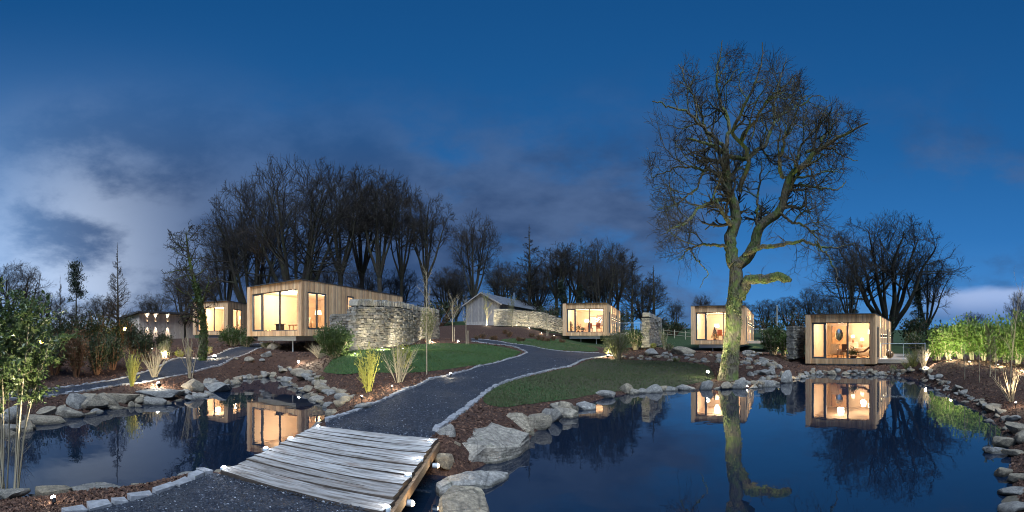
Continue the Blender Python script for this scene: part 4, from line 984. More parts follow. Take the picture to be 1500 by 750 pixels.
def conifer(px, r, ytop, wpx, label, seed, bare_low=.1, style='fir', name='conifer', z=None):
    p = onr(px, r); p.z = p.z if z is None else z
    h = CAMZ - (ytop - HZ) * r / F - p.z; w = wpx * r / F; rg = np.random.default_rng(seed)
    t = thing(name, label, 'tree', p)
    tr = MB(); P = np.array([poly_curve([(0, 0, -.3), (.1, 0, h * .5), (0, 0, h)], 12)]); Rd = np.linspace(.016, .002, 12)[None] * h; tr.tubes(P, Rd, 7)
    if style == 'fir':
        env = lambda q: np.hypot(q[..., 0], q[..., 1]) / np.maximum(.1, (1.02 - q[..., 2] / h) * w * .55)
        A, Ar = grow(rg, P, Rd, 70, bare_low, .98, (80, 8), (-(w * .5), .25, .85), 6, .06, -.03, .4, .3, env, .012)
    else:
        env = ell(0, 0, h * .78, w / 2, w / 2, h * .24, h * .34)
        A, Ar = grow(rg, P, Rd, 26, bare_low, .98, (66, 12), (-(w * .5), .3, .5), 6, .16, .05, .4, .3, env, .012)
    tr.tubes(A, Ar, 4, False); tr.build('trunk', M['tree_bark'], t)
    m = np.arange(len(A)); C = []
    kk = 26 if style == 'fir' else 46
    u = rg.uniform(.15 if style == 'fir' else .5, 1, (len(A), kk)); f = u * 5; i = np.minimum(f.astype(int), 4); ww = (f - i)[..., None]
    pp = A[m[:, None], i] * (1 - ww) + A[m[:, None], i + 1] * ww
    D = unit(A[m[:, None], i + 1] - A[m[:, None], i]); sp = .018 * h if style == 'fir' else .03 * h
    pp = pp + rg.normal(size=pp.shape) * sp * np.array([1, 1, .6])
    cr = MB(); cr.leaves(pp.reshape(-1, 3), .045 * h if style == 'fir' else .04 * h, rg, D.reshape(-1, 3), .22, .05)
    cr.leaves((pp + rg.normal(size=pp.shape) * sp * .8).reshape(-1, 3), .035 * h, rg, D.reshape(-1, 3), .2, .05)
    cr.build('crown', M['needle'], t, 'stuff'); return t
conifer(111, 40, 388, 34, 'tall lone pine with a tufted top on the left', 1, .55, 'pine', 'pine_tree')
conifer(822, 58, 410, 44, 'dark dense conifer left behind the small middle lodge', 2)
conifer(850, 59, 418, 36, 'second dark conifer above the small middle lodge roof', 3)
conifer(690, 60, 412, 40, 'dark conifer behind the barn gable', 4)
conifer(760, 62, 430, 30, 'small dark conifer right of the barn flue', 5)
conifer(1247, 47, 416, 40, 'dark conifer behind the roof of the rightmost lodge', 6)
conifer(1345, 50, 415, 40, 'dark conifer right behind the rightmost lodge', 7)

# the ivy clad tree beside the left path
p = atg(296, 528); rI = math.hypot(p.x, p.y); rg = np.random.default_rng(77)
t = thing('ivy_clad_tree', 'bare tree with a green ivy clad trunk beside the left path', 'tree', p, -(296 - CX) / F)
hh = CAMZ + (HZ - 326) * rI / F - p.z; ww = 92 * rI / F
P = np.array([poly_curve([(0, 0, -.3), (.15, 0, hh * .25), (-.25, 0, hh * .5), (-.7, .1, hh * .7), (-.9, 0, hh * .93)], 16)]); Rd = np.linspace(.24, .04, 16)[None]
env = ell(-.6, 0, hh * .66, ww / 2, ww / 2, hh * .36, hh * .38); tr, cr = MB(), MB(); tr.tubes(P, Rd, 10)
A, Ar = grow(rg, P, Rd, 30, .26, .98, (66, 16), (-(ww * .52), .3, .3), 9, .24, .0, .42, .3, env, .018); tr.tubes(A, Ar, 6, False)
B, Br = grow(rg, A, Ar, 9, .2, 1, (48, 14), (.48, .3, .3), 6, .28, .0, .6, .4, env, .014); cr.tubes(B, Br, 4, False)
C, Cr = grow(rg, B, Br, 7, .2, 1, (45, 14), (.55, .3, .3), 4, .3, -.02, .7, .6, env, .011); cr.tubes(C, Cr, 3, False)
tr.build('trunk', M['ivy_bark'], t); cr.build('crown', M['twig'], t, 'stuff')
iv = MB(); u = rg.uniform(0, .62, 1500); i = np.minimum((u * 15).astype(int), 14); pp = P[0, i] + (P[0, i + 1] - P[0, i]) * (u * 15 - i)[:, None]
a = rg.uniform(0, 6.28, 1500); rad = .14 + rg.uniform(0, .13, 1500) * (1.1 - u); pp = pp + np.column_stack([np.cos(a) * rad, np.sin(a) * rad, rg.normal(0, .05, 1500)])
iv.leaves(pp, .12, rg, None, .7); iv.build('ivy', M['evergreen_leaf'], t, 'stuff')

# ------------------------------------------------------------------ the oak: limbs follow the photograph
r0 = 19.5; p0 = atg(1068, 557); r0 = math.hypot(p0.x, p0.y)
oak = thing('oak_tree', 'huge bare old oak with a mossy floodlit trunk at the pond edge', 'tree', p0)
def Z(x, y): return 930 + x / 1.875, 30 + y / 1.875
rg = np.random.default_rng(2024)
def limb(pxy, dep, ra, rb, n=14):
    """pxy pixels; dep = depth offset of the tip (m) reached smoothly"""
    m = len(pxy); pts = []
    for k, (px, py) in enumerate(pxy):
        dd = dep[0] + (dep[1] - dep[0]) * (k / (m - 1)); pts.append(np.array(at(px, py, r0 + dd)) - np.array(p0))
    Q = poly_curve(pts, n); wv = np.cumsum(rg.normal(size=(n - 2, 3)) * .035, 0); Q[1:-1] += wv - np.linspace(0, 1, n - 2)[:, None] * wv[-1] + rg.normal(size=(n - 2, 3)) * .015
    rad = np.linspace(ra, rb, n); return Q, rad
LM = []
Tk = limb([(1066, 566), (1067, 550), (1070, 520), (1075, 480), (1078, 440), (1079.5, 403), (1075, 374)], (0, 0), .40, .335, 16); Tk[1][:4] = (.54, .48, .44, .41); Tk[1][-3:] = (.31, .25, .12)
trunk = MB()
# fluted, flared bole
sides = 22; P, rad = Tk; tmp = MB(); tmp.tubes(P, rad, sides); v = tmp.v[0].reshape(len(P), sides, 3)
for i in range(len(P)):
    for j in range(sides):
        f = 1 + .10 * math.sin(j * 5 * 2 * math.pi / sides + i * .25) * max(.25, 1 - i / 6) + .07 * mnoise.noise((j * .7, i * .5, 3))
        v[i, j] = P[i] + (v[i, j] - P[i]) * f
tmp.v[0] = v.reshape(-1, 3); trunk = tmp
def zz(l): return [Z(*q) for q in l]
main = [
 (zz([(274, 672), (266, 645), (261, 618), (267, 592), (280, 566), (291, 540), (287, 510), (268, 480), (262, 440), (255, 400), (248, 350)]), (0, .6), .40, .17),     # left leader
 (zz([(276, 674), (288, 656), (306, 640), (325, 612), (331, 570), (345, 545), (390, 527), (400, 480), (405, 432), (440, 400), (472, 360), (512, 332), (562, 312), (612, 290), (640, 282)]), (0, -1.5), .36, .03),   # right leader
 (zz([(285, 470), (302, 430), (317, 395), (310, 357), (285, 330), (266, 310), (282, 288), (300, 250), (322, 195), (345, 120), (350, 60)]), (.3, -2.0), .16, .02),
 (zz([(255, 372), (300, 370), (342, 345), (366, 310), (382, 270), (386, 222), (402, 160), (415, 105)]), (.5, 2.5), .15, .02),
 (zz([(248, 352), (262, 300), (240, 240), (225, 180), (228, 110), (240, 55)]), (.6, 1.5), .14, .02),
 (zz([(248, 350), (215, 320), (185, 300), (150, 270), (100, 240), (48, 222)]), (.6, -1.8), .12, .02),
 (zz([(262, 445), (228, 438), (190, 420), (150, 402), (100, 402), (48, 432)]), (.4, 2.2), .12, .02),
 (zz([(252, 370), (220, 345), (205, 300), (180, 230), (140, 160), (120, 120)]), (.5, 2.8), .11, .02),
 (zz([(255, 490), (212, 500), (180, 520), (156, 550), (120, 570), (70, 590)]), (.3, -2.4), .12, .015),
 (zz([(255, 620), (205, 625), (150, 625), (120, 660)]), (0, 1.8), .11, .02),
 (zz([(300, 648), (325, 628), (370, 622), (420, 610), (470, 598), (520, 622), (572, 618), (602, 612)]), (-.2, -1.6), .16, .02),
 (zz([(335, 560), (345, 520), (338, 480), (350, 420), (345, 380)]), (-.2, 2.0), .10, .02),
 (zz([(405, 430), (388, 380), (402, 335), (425, 300), (452, 250), (490, 205)]), (-.8, -2.2), .12, .02),
 (zz([(398, 490), (450, 460), (500, 470), (560, 470), (580, 440)]), (-.6, 2.2), .10, .02),
 (zz([(392, 527), (430, 550), (470, 560), (505, 600), (512, 660)]), (-.5, -.8), .09, .015),
 (zz([(440, 400), (450, 350), (500, 290), (540, 225)]), (-1, 1.8), .09, .015),
 (zz([(470, 362), (530, 350), (575, 370), (612, 385)]), (-1, .8), .09, .015),
 (zz([(405, 432), (470, 428), (530, 410), (575, 420)]), (-.8, 2.4), .09, .015),
 (zz([(512, 332), (545, 290), (560, 255)]), (-1.2, .4), .08, .015),
 (zz([(380, 270), (430, 245), (480, 205)]), (1, 2.6), .08, .015),
 (zz([(285, 330), (330, 290), (360, 230), (400, 190), (440, 150)]), (-.5, -2.8), .10, .015),
 (zz([(500, 605), (525, 650), (545, 700), (560, 735)]), (-1.2, -1.8), .06, .012),
 (zz([(190, 420), (160, 460), (130, 500), (60, 520)]), (1, .2), .07, .012),
 (zz([(150, 625), (180, 660), (190, 700), (178, 735)]), (1, 1.6), .05, .012),
]
lim = [limb(a, d_, ra * .8, rb, 34) for a, d_, ra, rb in main]
stub = limb([(1082, 436), (1091, 424), (1096, 411), (1104, 406), (1125, 407.6), (1146, 405), (1159, 411)], (0, -.8), .30, .11, 20); stub[1][:] = np.interp(np.linspace(0, 1, 20), [0, .25, .5, .9, 1], [.34, .24, .22, .20, .08])
LP_ = np.array([l[0] for l in lim]); LR_ = np.array([l[1] for l in lim])
trunk.tubes(LP_, LR_, 9); trunk.tubes(stub[0], stub[1], 12)
cxo = np.array(at(1105, 225, r0)) - np.array(p0)
th0 = (1105 - CX) / F; rightv = np.array([math.cos(th0), -math.sin(th0), 0]); awayv = np.array([math.sin(th0), math.cos(th0), 0])
OAKO = np.array([(945, 290), (950, 262), (947, 215), (953, 165), (962, 148), (990, 142), (985, 108), (1006, 82), (1020, 84), (1036, 60), (1052, 62), (1070, 78), (1092, 57), (1120, 53), (1136, 66), (1155, 85), (1163, 106), (1186, 120), (1197, 146), (1200, 166), (1213, 158), (1225, 148), (1240, 164), (1270, 168), (1272, 186), (1260, 206), (1244, 226), (1241, 262), (1222, 292), (1203, 304), (1226, 328), (1250, 352), (1232, 372), (1190, 352), (1140, 338), (1108, 352), (1060, 348), (1022, 366), (988, 384), (958, 372), (948, 345), (962, 318)], float)
def oenv(q):
    """crown limits as the photograph shows them, 5 m deep each way"""
    P_ = q + np.array(p0); sh = P_.shape[:-1]; r_ = np.hypot(P_[..., 0], P_[..., 1])
    u_ = CX + np.arctan2(P_[..., 0], P_[..., 1]) * F; v_ = HZ - (P_[..., 2] - CAMZ) * F / r_
    s_ = sdf(OAKO, u_.ravel(), v_.ravel()).reshape(sh)
    return np.maximum(np.where(s_ > -6, 1 + (s_ + 6) / 16, .5), np.abs(r_ - r0) / 5.0)
A, Ar = grow(rg, LP_, LR_, 8, .26, .99, (54, 14), (-2.7, .4, .35), 10, .24, .03, .58, .35, oenv, .020, 0, .4); trunk.tubes(A, Ar, 6, False)
br = MB(); tws = MB()
B, Br = grow(rg, A, Ar, 8, .2, 1, (48, 14), (-1.2, .35, .3), 8, .20, .02, .62, .4, lambda q: oenv(q) * .93, .011, 0, .6); br.tubes(B, Br, 4, False)
C, Cr = grow(rg, np.concatenate([B]), Br, 6, .2, 1, (38, 12), (-.55, .35, .2), 5, .13, .01, .75, .6, None, .0078); tws.tubes(C, Cr, 3, False)
D, Dr = grow(rg, C, Cr, 1, .4, 1, (36, 12), (-.28, .3, .1), 3, .12, .0, .9, .8, None, .0060); tws.tubes(D, Dr, 3, False)
# hanging sprays under the two low limbs, and sprouts on the stub
H, Hr = grow(rg, LP_[[8, 9, 10, 14, 17, 19]], LR_[[8, 9, 10, 14, 17, 19]], 12, .35, 1, (75, 20), (-1.5, .35, .1), 9, .22, -.22, .25, .4, None, .006); br.tubes(H, Hr, 4, False)
H2, H2r = grow(rg, H, Hr, 7, .2, 1, (48, 14), (-.45, .3, .2), 5, .3, -.06, .7, .6, None, .0045); tws.tubes(H2, H2r, 3, False)
S1, S1r = grow(rg, stub[0][None], stub[1][None], 16, .35, 1, (60, 20), (-.75, .4, .1), 6, .25, .05, .06, .4, None, .005); tws.tubes(S1, S1r, 3, False)
S2, S2r = grow(rg, S1, S1r, 4, .3, 1, (45, 14), (-.3, .4, .1), 4, .25, .0, .7, .4, None, .0035); tws.tubes(S2, S2r, 3, False)
trunk.build('trunk', M['oak_bark'], oak); br.build('branches', M['oak_twig'], oak, 'stuff'); tws.build('crown', M['oak_twig'], oak, 'stuff')
# thin ivy creeping up the bole
iv = MB(); nI = 1500; u = rg.uniform(.02, .82, nI) ; i = np.minimum((u * 15).astype(int), 14); pp = P[i] + (P[i + 1] - P[i]) * (u * 15 - i)[:, None]; ri = rad[i] * 1.03
a = rg.normal(-1.4, 1.3, nI); pp = pp + np.column_stack([np.cos(a) * ri, np.sin(a) * ri, 0 * a]) + rg.normal(0, .02, (nI, 3))
kI = np.array([mnoise.noise(tuple(q * 1.6)) > .05 for q in pp]); iv.leaves(pp[kI], .075, rg, None, .8); iv.build('ivy', M['olive_leaf'], oak, 'stuff')
print('oak', len(C), len(D), time.time() - T0)

# ------------------------------------------------------------------ shrubs and other plants
def shrub(name, label, px, pyb, wpx, hpx, leaf, n, lsize, stem='grey_stem', ns=14, cat='shrub', hollow=.25, zc=.55, seed=1, group=None, r=None, flatb=.5, lw=.5, bareh=0.0):
    p = atg(px, pyb) if r is None else onr(px, r); r = math.hypot(p.x, p.y); w = wpx * r / F; h = hpx * r / F; rg = np.random.default_rng(seed * 13 + 5)
    t = thing(name, label, cat, p, 0, group); sm_ = MB()
    a = rg.uniform(0, 6.28, ns); rad = np.sqrt(rg.uniform(.02, 1, ns)) * w * .42; tops = np.column_stack([np.cos(a) * rad, np.sin(a) * rad, h * rg.uniform(.65, .98, ns) * (1 - .35 * (rad / (w * .5)) ** 2)])
    base = np.column_stack([np.cos(a) * rad * .18, np.sin(a) * rad * .18, np.full(ns, -.08)])
    mid = base * .5 + tops * .5; mid[:, 2] += h * .06; mid += rg.normal(0, .03 * w, mid.shape)
    P = np.stack([poly_curve([b, m, q], 7) for b, m, q in zip(base, mid, tops)])
    sr = max(.006, .0011 * r); Rd = np.linspace(sr * 1.5, sr * .5, 7)[None].repeat(ns, 0); sm_.tubes(P, Rd, 5, False)
    B, Br = grow(rg, P, Rd, 5, .3, 1, (38, 14), (.32, .3, .3), 5, .2, .05, .7, .5, None, sr * .4); sm_.tubes(B, Br, 3, False)
    sm_.build('stems', M[stem], t)
    if n:
        d = rg.normal(size=(n, 3)); d = unit(d); rr = rg.uniform(hollow, 1, n) ** .5
        nz = np.array([.78 + .42 * mnoise.noise(tuple(q * 2.3 + seed * 7.1)) for q in d])
        c = d * (rr * nz)[:, None] * np.array([w / 2, w / 2, h * (1 - zc)]) + np.array([0, 0, h * zc])
        lo = c[:, 2] < h * zc; c[lo, 2] = h * zc + (c[lo, 2] - h * zc) * (zc / (1 - zc)) * (1 - bareh)
        c = c[c[:, 2] > .03]
        # leaves also gather along the twigs
        k = rg.integers(0, len(B), n // 2); j = rg.integers(1, 5, n // 2); e = B[k, j] + rg.normal(0, lsize * .8, (n // 2, 3)); e = e[e[:, 2] > h * bareh]
        lf = MB(); lf.leaves(np.vstack([c, e]), lsize, rg, np.vstack([unit(c - np.array([0, 0, h * .2])), unit(B[k, 4] - B[k, 0])[:len(e)] if len(e) == n // 2 else rg.normal(size=e.shape)]), lw)
        lf.build('foliage', M[leaf], t, 'stuff')
    return t
def wand(name, label, px, pyb, wpx, hpx, mstem, ns, leaf=None, nl=0, lsize=.05, seed=1, spread=1.0, r=None, cat='shrub', br=4, group=None, thick=1.0):
    """a clump of upright wands"""
    p = atg(px, pyb) if r is None else onr(px, r); r = math.hypot(p.x, p.y); w = wpx * r / F; h = hpx * r / F; rg = np.random.default_rng(seed * 17 + 3)
    t = thing(name, label, cat, p, 0, group); m = MB(); a = rg.uniform(0, 6.28, ns); k = rg.uniform(.1, 1, ns)
    tip = np.column_stack([np.cos(a) * k * w * .5 * spread, np.sin(a) * k * w * .5 * spread, h * rg.uniform(.62, 1.0, ns) * (1 - .15 * k)])
    base = np.column_stack([np.cos(a) * k * w * .08, np.sin(a) * k * w * .08, np.full(ns, -.06)])
    mid = base * .55 + tip * .45; mid[:, :2] *= .8; mid += rg.normal(0, .02 * w, mid.shape)
    P = np.stack([poly_curve([b, mm, q], 8) for b, mm, q in zip(base, mid, tip)]); s_ = (.0045 + .00045 * r) * thick; Rd = np.linspace(s_ * 1.3, s_ * .45, 8)[None].repeat(ns, 0)
    m.tubes(P, Rd, 5, False); B, Br = grow(rg, P, Rd, br, .25, .95, (24, 9), (.34, .35, .4), 5, .12, .06, .7, .5, None, s_ * .4); m.tubes(B, Br, 4, False)
    m.build('stems', M[mstem], t)
    if nl:
        Q = np.concatenate([B[:, 1:].reshape(-1, 3), P[:, 3:].reshape(-1, 3)]); i = rg.integers(0, len(Q), nl); lf = MB(); lf.leaves(Q[i] + rg.normal(0, lsize * .5, (nl, 3)), lsize, rg, np.array([[0, 0, 1.0]]).repeat(nl, 0), .4)
        lf.build('foliage', M[leaf], t, 'stuff')
    return t
wand('willow_shrub', 'bright yellow green wand shrub lit from below between path and left pond', 540, 574, 46, 66, 'willow_stem', 24, 'willow_leaf', 650, .075, 1, thick=.75)
wand('dogwood_shrub', 'leafless grey stemmed shrub right of the bright yellow green one', 584, 560, 60, 64, 'grey_stem', 22, None, 0, .05, 2, 1.1, br=7, thick=.7)
shrub('euphorbia_plant', 'yellow green leafy mound showing behind the grey stemmed shrub', 590, 540, 34, 36, 'willow_leaf', 340, .10, 'willow_stem', 10, seed=3)
shrub('evergreen_shrub', 'broad floodlit evergreen shrub against the left end of the drystone wall', 489, 511, 66, 50, 'evergreen_leaf', 3200, .11, seed=4, r=18.4)
wand('dry_grass_clump', 'pale dry twiggy clump under the broad evergreen shrub', 470, 524, 36, 22, 'grey_stem', 60, None, 0, .05, 5, 1.2, br=5, thick=.6)
shrub('climbing_plant', 'yellow green climber on the right end of the tall drystone wall', 627, 508, 26, 58, 'olive_leaf', 620, .11, 'grey_stem', 8, 'climber', seed=6, r=27)
shrub('olive_shrub', 'olive leaved shrub glowing beside the lamp below the middle lodge', 905, 526, 54, 44, 'olive_leaf', 2200, .11, seed=7, lw=.35)
shrub('evergreen_shrub', 'dark shrub between the olive shrub and the wall stub', 931, 512, 38, 34, 'evergreen_leaf', 900, .14, seed=8)
shrub('leafy_plant', 'small yellowish plant at the foot of the wall stub', 956, 512, 14, 10, 'willow_leaf', 220, .10, 'grey_stem', 6, seed=9)
wand('sapling', 'slender pale leaved sapling right of the wall stub', 974, 512, 18, 36, 'grey_stem', 6, 'olive_leaf', 220, .12, 10)
shrub('leafy_plant', 'low green plant right of the slender pale leaved sapling', 980, 514, 16, 12, 'olive_leaf', 200, .10, 'grey_stem', 6, seed=11)
shrub('rhododendron_shrub', 'rounded floodlit green shrub right of the oak trunk', 1133, 520, 50, 46, 'evergreen_leaf', 2200, .15, seed=12)
shrub('rhododendron_shrub', 'lighter green bush at the right shoulder of the rounded shrub', 1147, 521, 26, 34, 'laurel_leaf', 700, .14, seed=13)
shrub('creeper', 'russet leaved creeper over the narrow wall end', 1163, 517, 26, 46, 'russet_leaf', 900, .11, 'red_twig', 8, 'creeper', seed=14)
shrub('evergreen_shrub', 'dark green bush behind the deck of the rightmost lodge', 1343, 516, 40, 36, 'evergreen_leaf', 1100, .16, seed=15, r=36)
wand('reed_clump', 'green grassy reeds by the lodge deck at the pond corner', 1338, 537, 30, 28, 'reed', 60, None, 0, .05, 16, 1.3, br=1)
wand('white_stemmed_shrub', 'whitish twiggy shrub beside the lamp at the pond corner', 1353, 539, 24, 34, 'pale_bark', 24, None, 0, .05, 17)
# laurels set in a row
HG = [(1374, 36, 52, 24.5), (1390, 34, 58, 24), (1407, 36, 60, 23.5), (1424, 38, 62, 22.8), (1441, 36, 60, 22.2), (1458, 38, 62, 21.6), (1474, 40, 64, 20.8), (1490, 44, 72, 19.8), (1510, 50, 84, 18.8), (1534, 54, 90, 17.8)]
HL = ['first laurel of the hedge, next to the deck and lit from below', 'second laurel of the hedge beside the lodge deck', 'third laurel of the hedge, behind the first stake', 'brightest laurel of the hedge, behind the thin stake', 'laurel behind the twin thin saplings', 'laurel behind the pale leaved sapling', 'laurel between the pale sapling and the tall whip', 'tall laurel behind the tall pale whip', 'tallest laurel at the right edge of the picture', 'laurel just beyond the right edge of the hedge']
for i, ((px, w, h, r), l) in enumerate(zip(HG, HL)):
    shrub('laurel_shrub', l, px, 0, w, h, 'laurel_leaf', 1500, .17, 'grey_stem', 10, seed=30 + i, group='laurels of the hedge on the right', r=r, zc=.5, hollow=.1)
# young trees
def sapling(label, px, pyb, ytop, wpx, seed, thick=1.0, leaf=None, stake=False, r=None, lean=0.0, low=.45, bark='pale_bark', twig_='grey_stem', name='sapling', group=None, kk=16):
    p = atg(px, pyb) if r is None else onr(px, r); r = math.hypot(p.x, p.y); h = (pyb - ytop) * r / F; w = wpx * r / F; rg = np.random.default_rng(seed)
    t = thing(name, label, 'sapling', p, -(px - CX) / F, group); tr, cr = MB(), MB()
    P = np.array([poly_curve([(0, 0, -.1), (lean * .4 * w + rg.uniform(-.03, .03), 0, h * .4), (lean * w, 0, h)], 14)]); b = (.010 + .0011 * r) * thick; Rd = np.linspace(b, b * .3, 14)[None]
    tr.tubes(P, Rd, 7); tr.build('trunk', M[bark], t)
    A, Ar = grow(rg, P, Rd, kk, low, .98, (34, 9), (-(w * .9), .3, .4), 7, .1, .08, .45, .4, None, b * .18); cr.tubes(A, Ar, 4, False)
    B, Br = grow(rg, A, Ar, 6, .2, 1, (34, 9), (.4, .3, .3), 5, .14, .05, .7, .5, None, b * .13); cr.tubes(B, Br, 3, False)
    cr.build('crown', M[twig_], t, 'stuff')
    if leaf: lf = MB(); q = np.concatenate([A[:, 2:].reshape(-1, 3), B[:, 1:].reshape(-1, 3)]); i = rg.integers(0, len(q), 500); lf.leaves(q[i], .10, rg, None, .45); lf.build('foliage', M[leaf], t, 'stuff')
    if stake: s_ = MB(); s_.cyl((.12, 0, -.2), (.12, 0, h * .35), .022, .022, 6); s_.build('stake', M['stake'], t)
    return t
sapling('tall thin pale trunked sapling on the lawn edge before the drystone wall', 625, 549, 398, 34, 1, 1.0, low=.5)
sapling('young tree with a short stake left of the upper path fork', 663, 500, 440, 30, 2, .9, stake=True)
sapling('young tree beside the upper path with a pale stake', 683, 505, 446, 26, 3, .8, stake=True)
sapling('small lit yellow leaved tree before the barn gable', 713, 486, 448, 22, 4, .8, 'willow_leaf', r=46, low=.25)
sapling('young leafy tree before the lit wall below the barn', 751, 486, 452, 18, 5, .7, 'olive_leaf', low=.35, r=45)
sapling('young staked tree on the dark slope left of the small lodge', 801, 490, 462, 16, 6, .7, stake=True, r=43)
sapling('thin stake like sapling nearest the lodge deck in the right bed', 1413, 556, 505, 12, 7, .7, kk=6)
sapling('second thin sapling in the right bed', 1435, 560, 512, 12, 8, .6, kk=6)
sapling('pale leaved sapling with twisted twigs in the right bed', 1450, 552, 486, 22, 9, 1.0, 'olive_leaf', low=.3)
sapling('thin dark sapling right of the twisted pale one', 1457.5, 557, 500, 10, 10, .6, kk=6)
sapling('tall pale whip rising above the hedge at the right', 1478, 576, 425, 44, 11, .95, lean=.35, low=.35)
wand('bare_shrub', 'low spreading bare shrub glowing at the foot of the tall whip', 1482, 588, 64, 50, 'pale_bark', 12, None, 0, .05, 12, 1.4, br=3, thick=1.1)
# left bank
wand('willow_shrub', 'stiff yellowish wand shrub behind the left lamp', 193, 566, 34, 52, 'willow_stem', 30, 'willow_leaf', 380, .06, 21)
wand('bare_shrub', 'thin brown wands right of the yellowish wand shrub', 226, 553, 40, 46, 'grey_stem', 26, 'olive_leaf', 120, .06, 22, 1.2)
wand('birch_clump', 'slim multi stemmed tree on the left pond bank', 279, 554, 34, 76, 'pale_bark', 7, None, 0, .05, 23, 1.1, br=6, cat='sapling', thick=1.6)
shrub('leafy_plant', 'lit leafy plant behind the upper left path', 241, 524, 24, 28, 'olive_leaf', 420, .09, seed=24, lw=.35)
shrub('box_shrub', 'small yellow green shrub beside the upper left path', 262, 524, 16, 11, 'willow_leaf', 300, .08, seed=25)
shrub('box_shrub', 'round yellow green shrub nearest the slim birch', 276, 522, 12, 13, 'willow_leaf', 260, .08, seed=26)
shrub('box_shrub', 'yellow green shrub under the ivy clad tree', 305, 518, 15, 11, 'willow_leaf', 260, .08, seed=27)
shrub('evergreen_shrub', 'broad dark green shrub below the second lodge windows', 340, 512, 56, 30, 'evergreen_leaf', 1500, .14, seed=28, r=31)
shrub('evergreen_shrub', 'dark green shrub at the left foot of the lodge on stilts', 362, 510, 30, 20, 'evergreen_leaf', 600, .12, seed=29, r=30)
shrub('leafy_plant', 'tuft of green leaves under the front edge of the lodge on stilts', 391, 510, 24, 9, 'olive_leaf', 320, .09, seed=31)
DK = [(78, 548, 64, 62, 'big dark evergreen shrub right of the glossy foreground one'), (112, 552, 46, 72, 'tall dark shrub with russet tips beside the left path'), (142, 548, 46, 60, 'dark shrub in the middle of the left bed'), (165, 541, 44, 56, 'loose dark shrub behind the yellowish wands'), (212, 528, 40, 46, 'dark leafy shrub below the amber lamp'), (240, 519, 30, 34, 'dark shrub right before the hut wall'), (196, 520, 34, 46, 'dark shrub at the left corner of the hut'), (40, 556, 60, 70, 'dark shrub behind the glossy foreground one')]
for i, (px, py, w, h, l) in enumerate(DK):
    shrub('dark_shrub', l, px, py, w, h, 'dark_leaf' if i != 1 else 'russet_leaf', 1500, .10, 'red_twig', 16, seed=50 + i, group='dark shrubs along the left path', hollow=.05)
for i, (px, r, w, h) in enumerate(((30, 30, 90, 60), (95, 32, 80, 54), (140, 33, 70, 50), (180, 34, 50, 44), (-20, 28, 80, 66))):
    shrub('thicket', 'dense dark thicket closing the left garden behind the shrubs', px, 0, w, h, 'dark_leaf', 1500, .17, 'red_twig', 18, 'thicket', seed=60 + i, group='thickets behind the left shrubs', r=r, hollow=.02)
ULB = ['behind the roof end of the lodge on stilts', 'below the standing free flat topped tree', 'behind the left end of the barn', 'left behind the small middle lodge', 'above the small middle lodge', 'right behind the small middle lodge', 'beyond the field rails', 'left beyond the oak trunk lodge', 'right beyond the oak trunk lodge', 'beside the thin utility pole', 'left behind the rightmost lodge wall end', 'behind the left end of the rightmost lodge', 'behind the roof of the rightmost lodge', 'right behind the rightmost lodge', 'left end of the laurel hedge', 'behind the second lodge', 'left behind the lodge on stilts', 'behind the front corner of the lodge on stilts', 'behind the long wall of the lodge on stilts']
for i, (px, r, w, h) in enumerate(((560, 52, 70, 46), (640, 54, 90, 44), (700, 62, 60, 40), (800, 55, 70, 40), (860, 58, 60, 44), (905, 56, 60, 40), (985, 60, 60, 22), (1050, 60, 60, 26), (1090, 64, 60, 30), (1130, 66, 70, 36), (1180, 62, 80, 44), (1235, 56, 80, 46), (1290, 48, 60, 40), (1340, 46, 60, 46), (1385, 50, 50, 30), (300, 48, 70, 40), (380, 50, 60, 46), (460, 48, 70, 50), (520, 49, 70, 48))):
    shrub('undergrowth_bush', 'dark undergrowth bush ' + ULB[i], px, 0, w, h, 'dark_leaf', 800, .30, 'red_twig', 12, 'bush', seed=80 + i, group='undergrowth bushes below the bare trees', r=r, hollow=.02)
wand('bare_shrub', 'pale leafless shrub whose stems rise at the bottom left corner', 6, 722, 96, 150, 'pale_bark', 26, None, 0, .05, 41, 1.2, br=7, thick=.42)
# the glossy foreground shrub, leaf by leaf along its twigs
p = onr(14, 5.6); rg = np.random.default_rng(71); t = thing('glossy_shrub', 'tall glossy leaved evergreen shrub at the left edge of the picture', 'shrub', p)
m = MB(); ns = 13; a = rg.uniform(0, 6.28, ns); k = rg.uniform(.1, 1, ns); hS = CAMZ + 64 * 5.6 / F - p.z
tip = np.column_stack([np.cos(a) * k * .70, np.sin(a) * k * .60, hS * rg.uniform(.62, 1, ns)]); base = np.column_stack([np.cos(a) * .1, np.sin(a) * .1, np.full(ns, -.1)])
P = np.stack([poly_curve([b, b * .5 + q * .5 + rg.normal(0, .06, 3), q], 9) for b, q in zip(base, tip)]); Rd = np.linspace(.013, .005, 9)[None].repeat(ns, 0); m.tubes(P, Rd, 6, False)
B, Br = grow(rg, P, Rd, 13, .62, 1, (58, 12), (-.46, .35, .1), 6, .16, .03, .6, .5, None, .003); m.tubes(B, Br, 4, False); m.build('stems', M['grey_stem'], t)
C = []; Dd = []
for q in range(len(B)):
    for j in range(1, 6):
        for _ in range(8): C.append(B[q, j] + rg.normal(0, .035, 3)); Dd.append(unit(B[q, 5] - B[q, 0]) + rg.normal(0, .5, 3))
lf = MB(); lf.leaves(np.array(C), .078, rg, np.array(Dd), .46, .12); lf.build('foliage', M['glossy_leaf'], t, 'stuff')
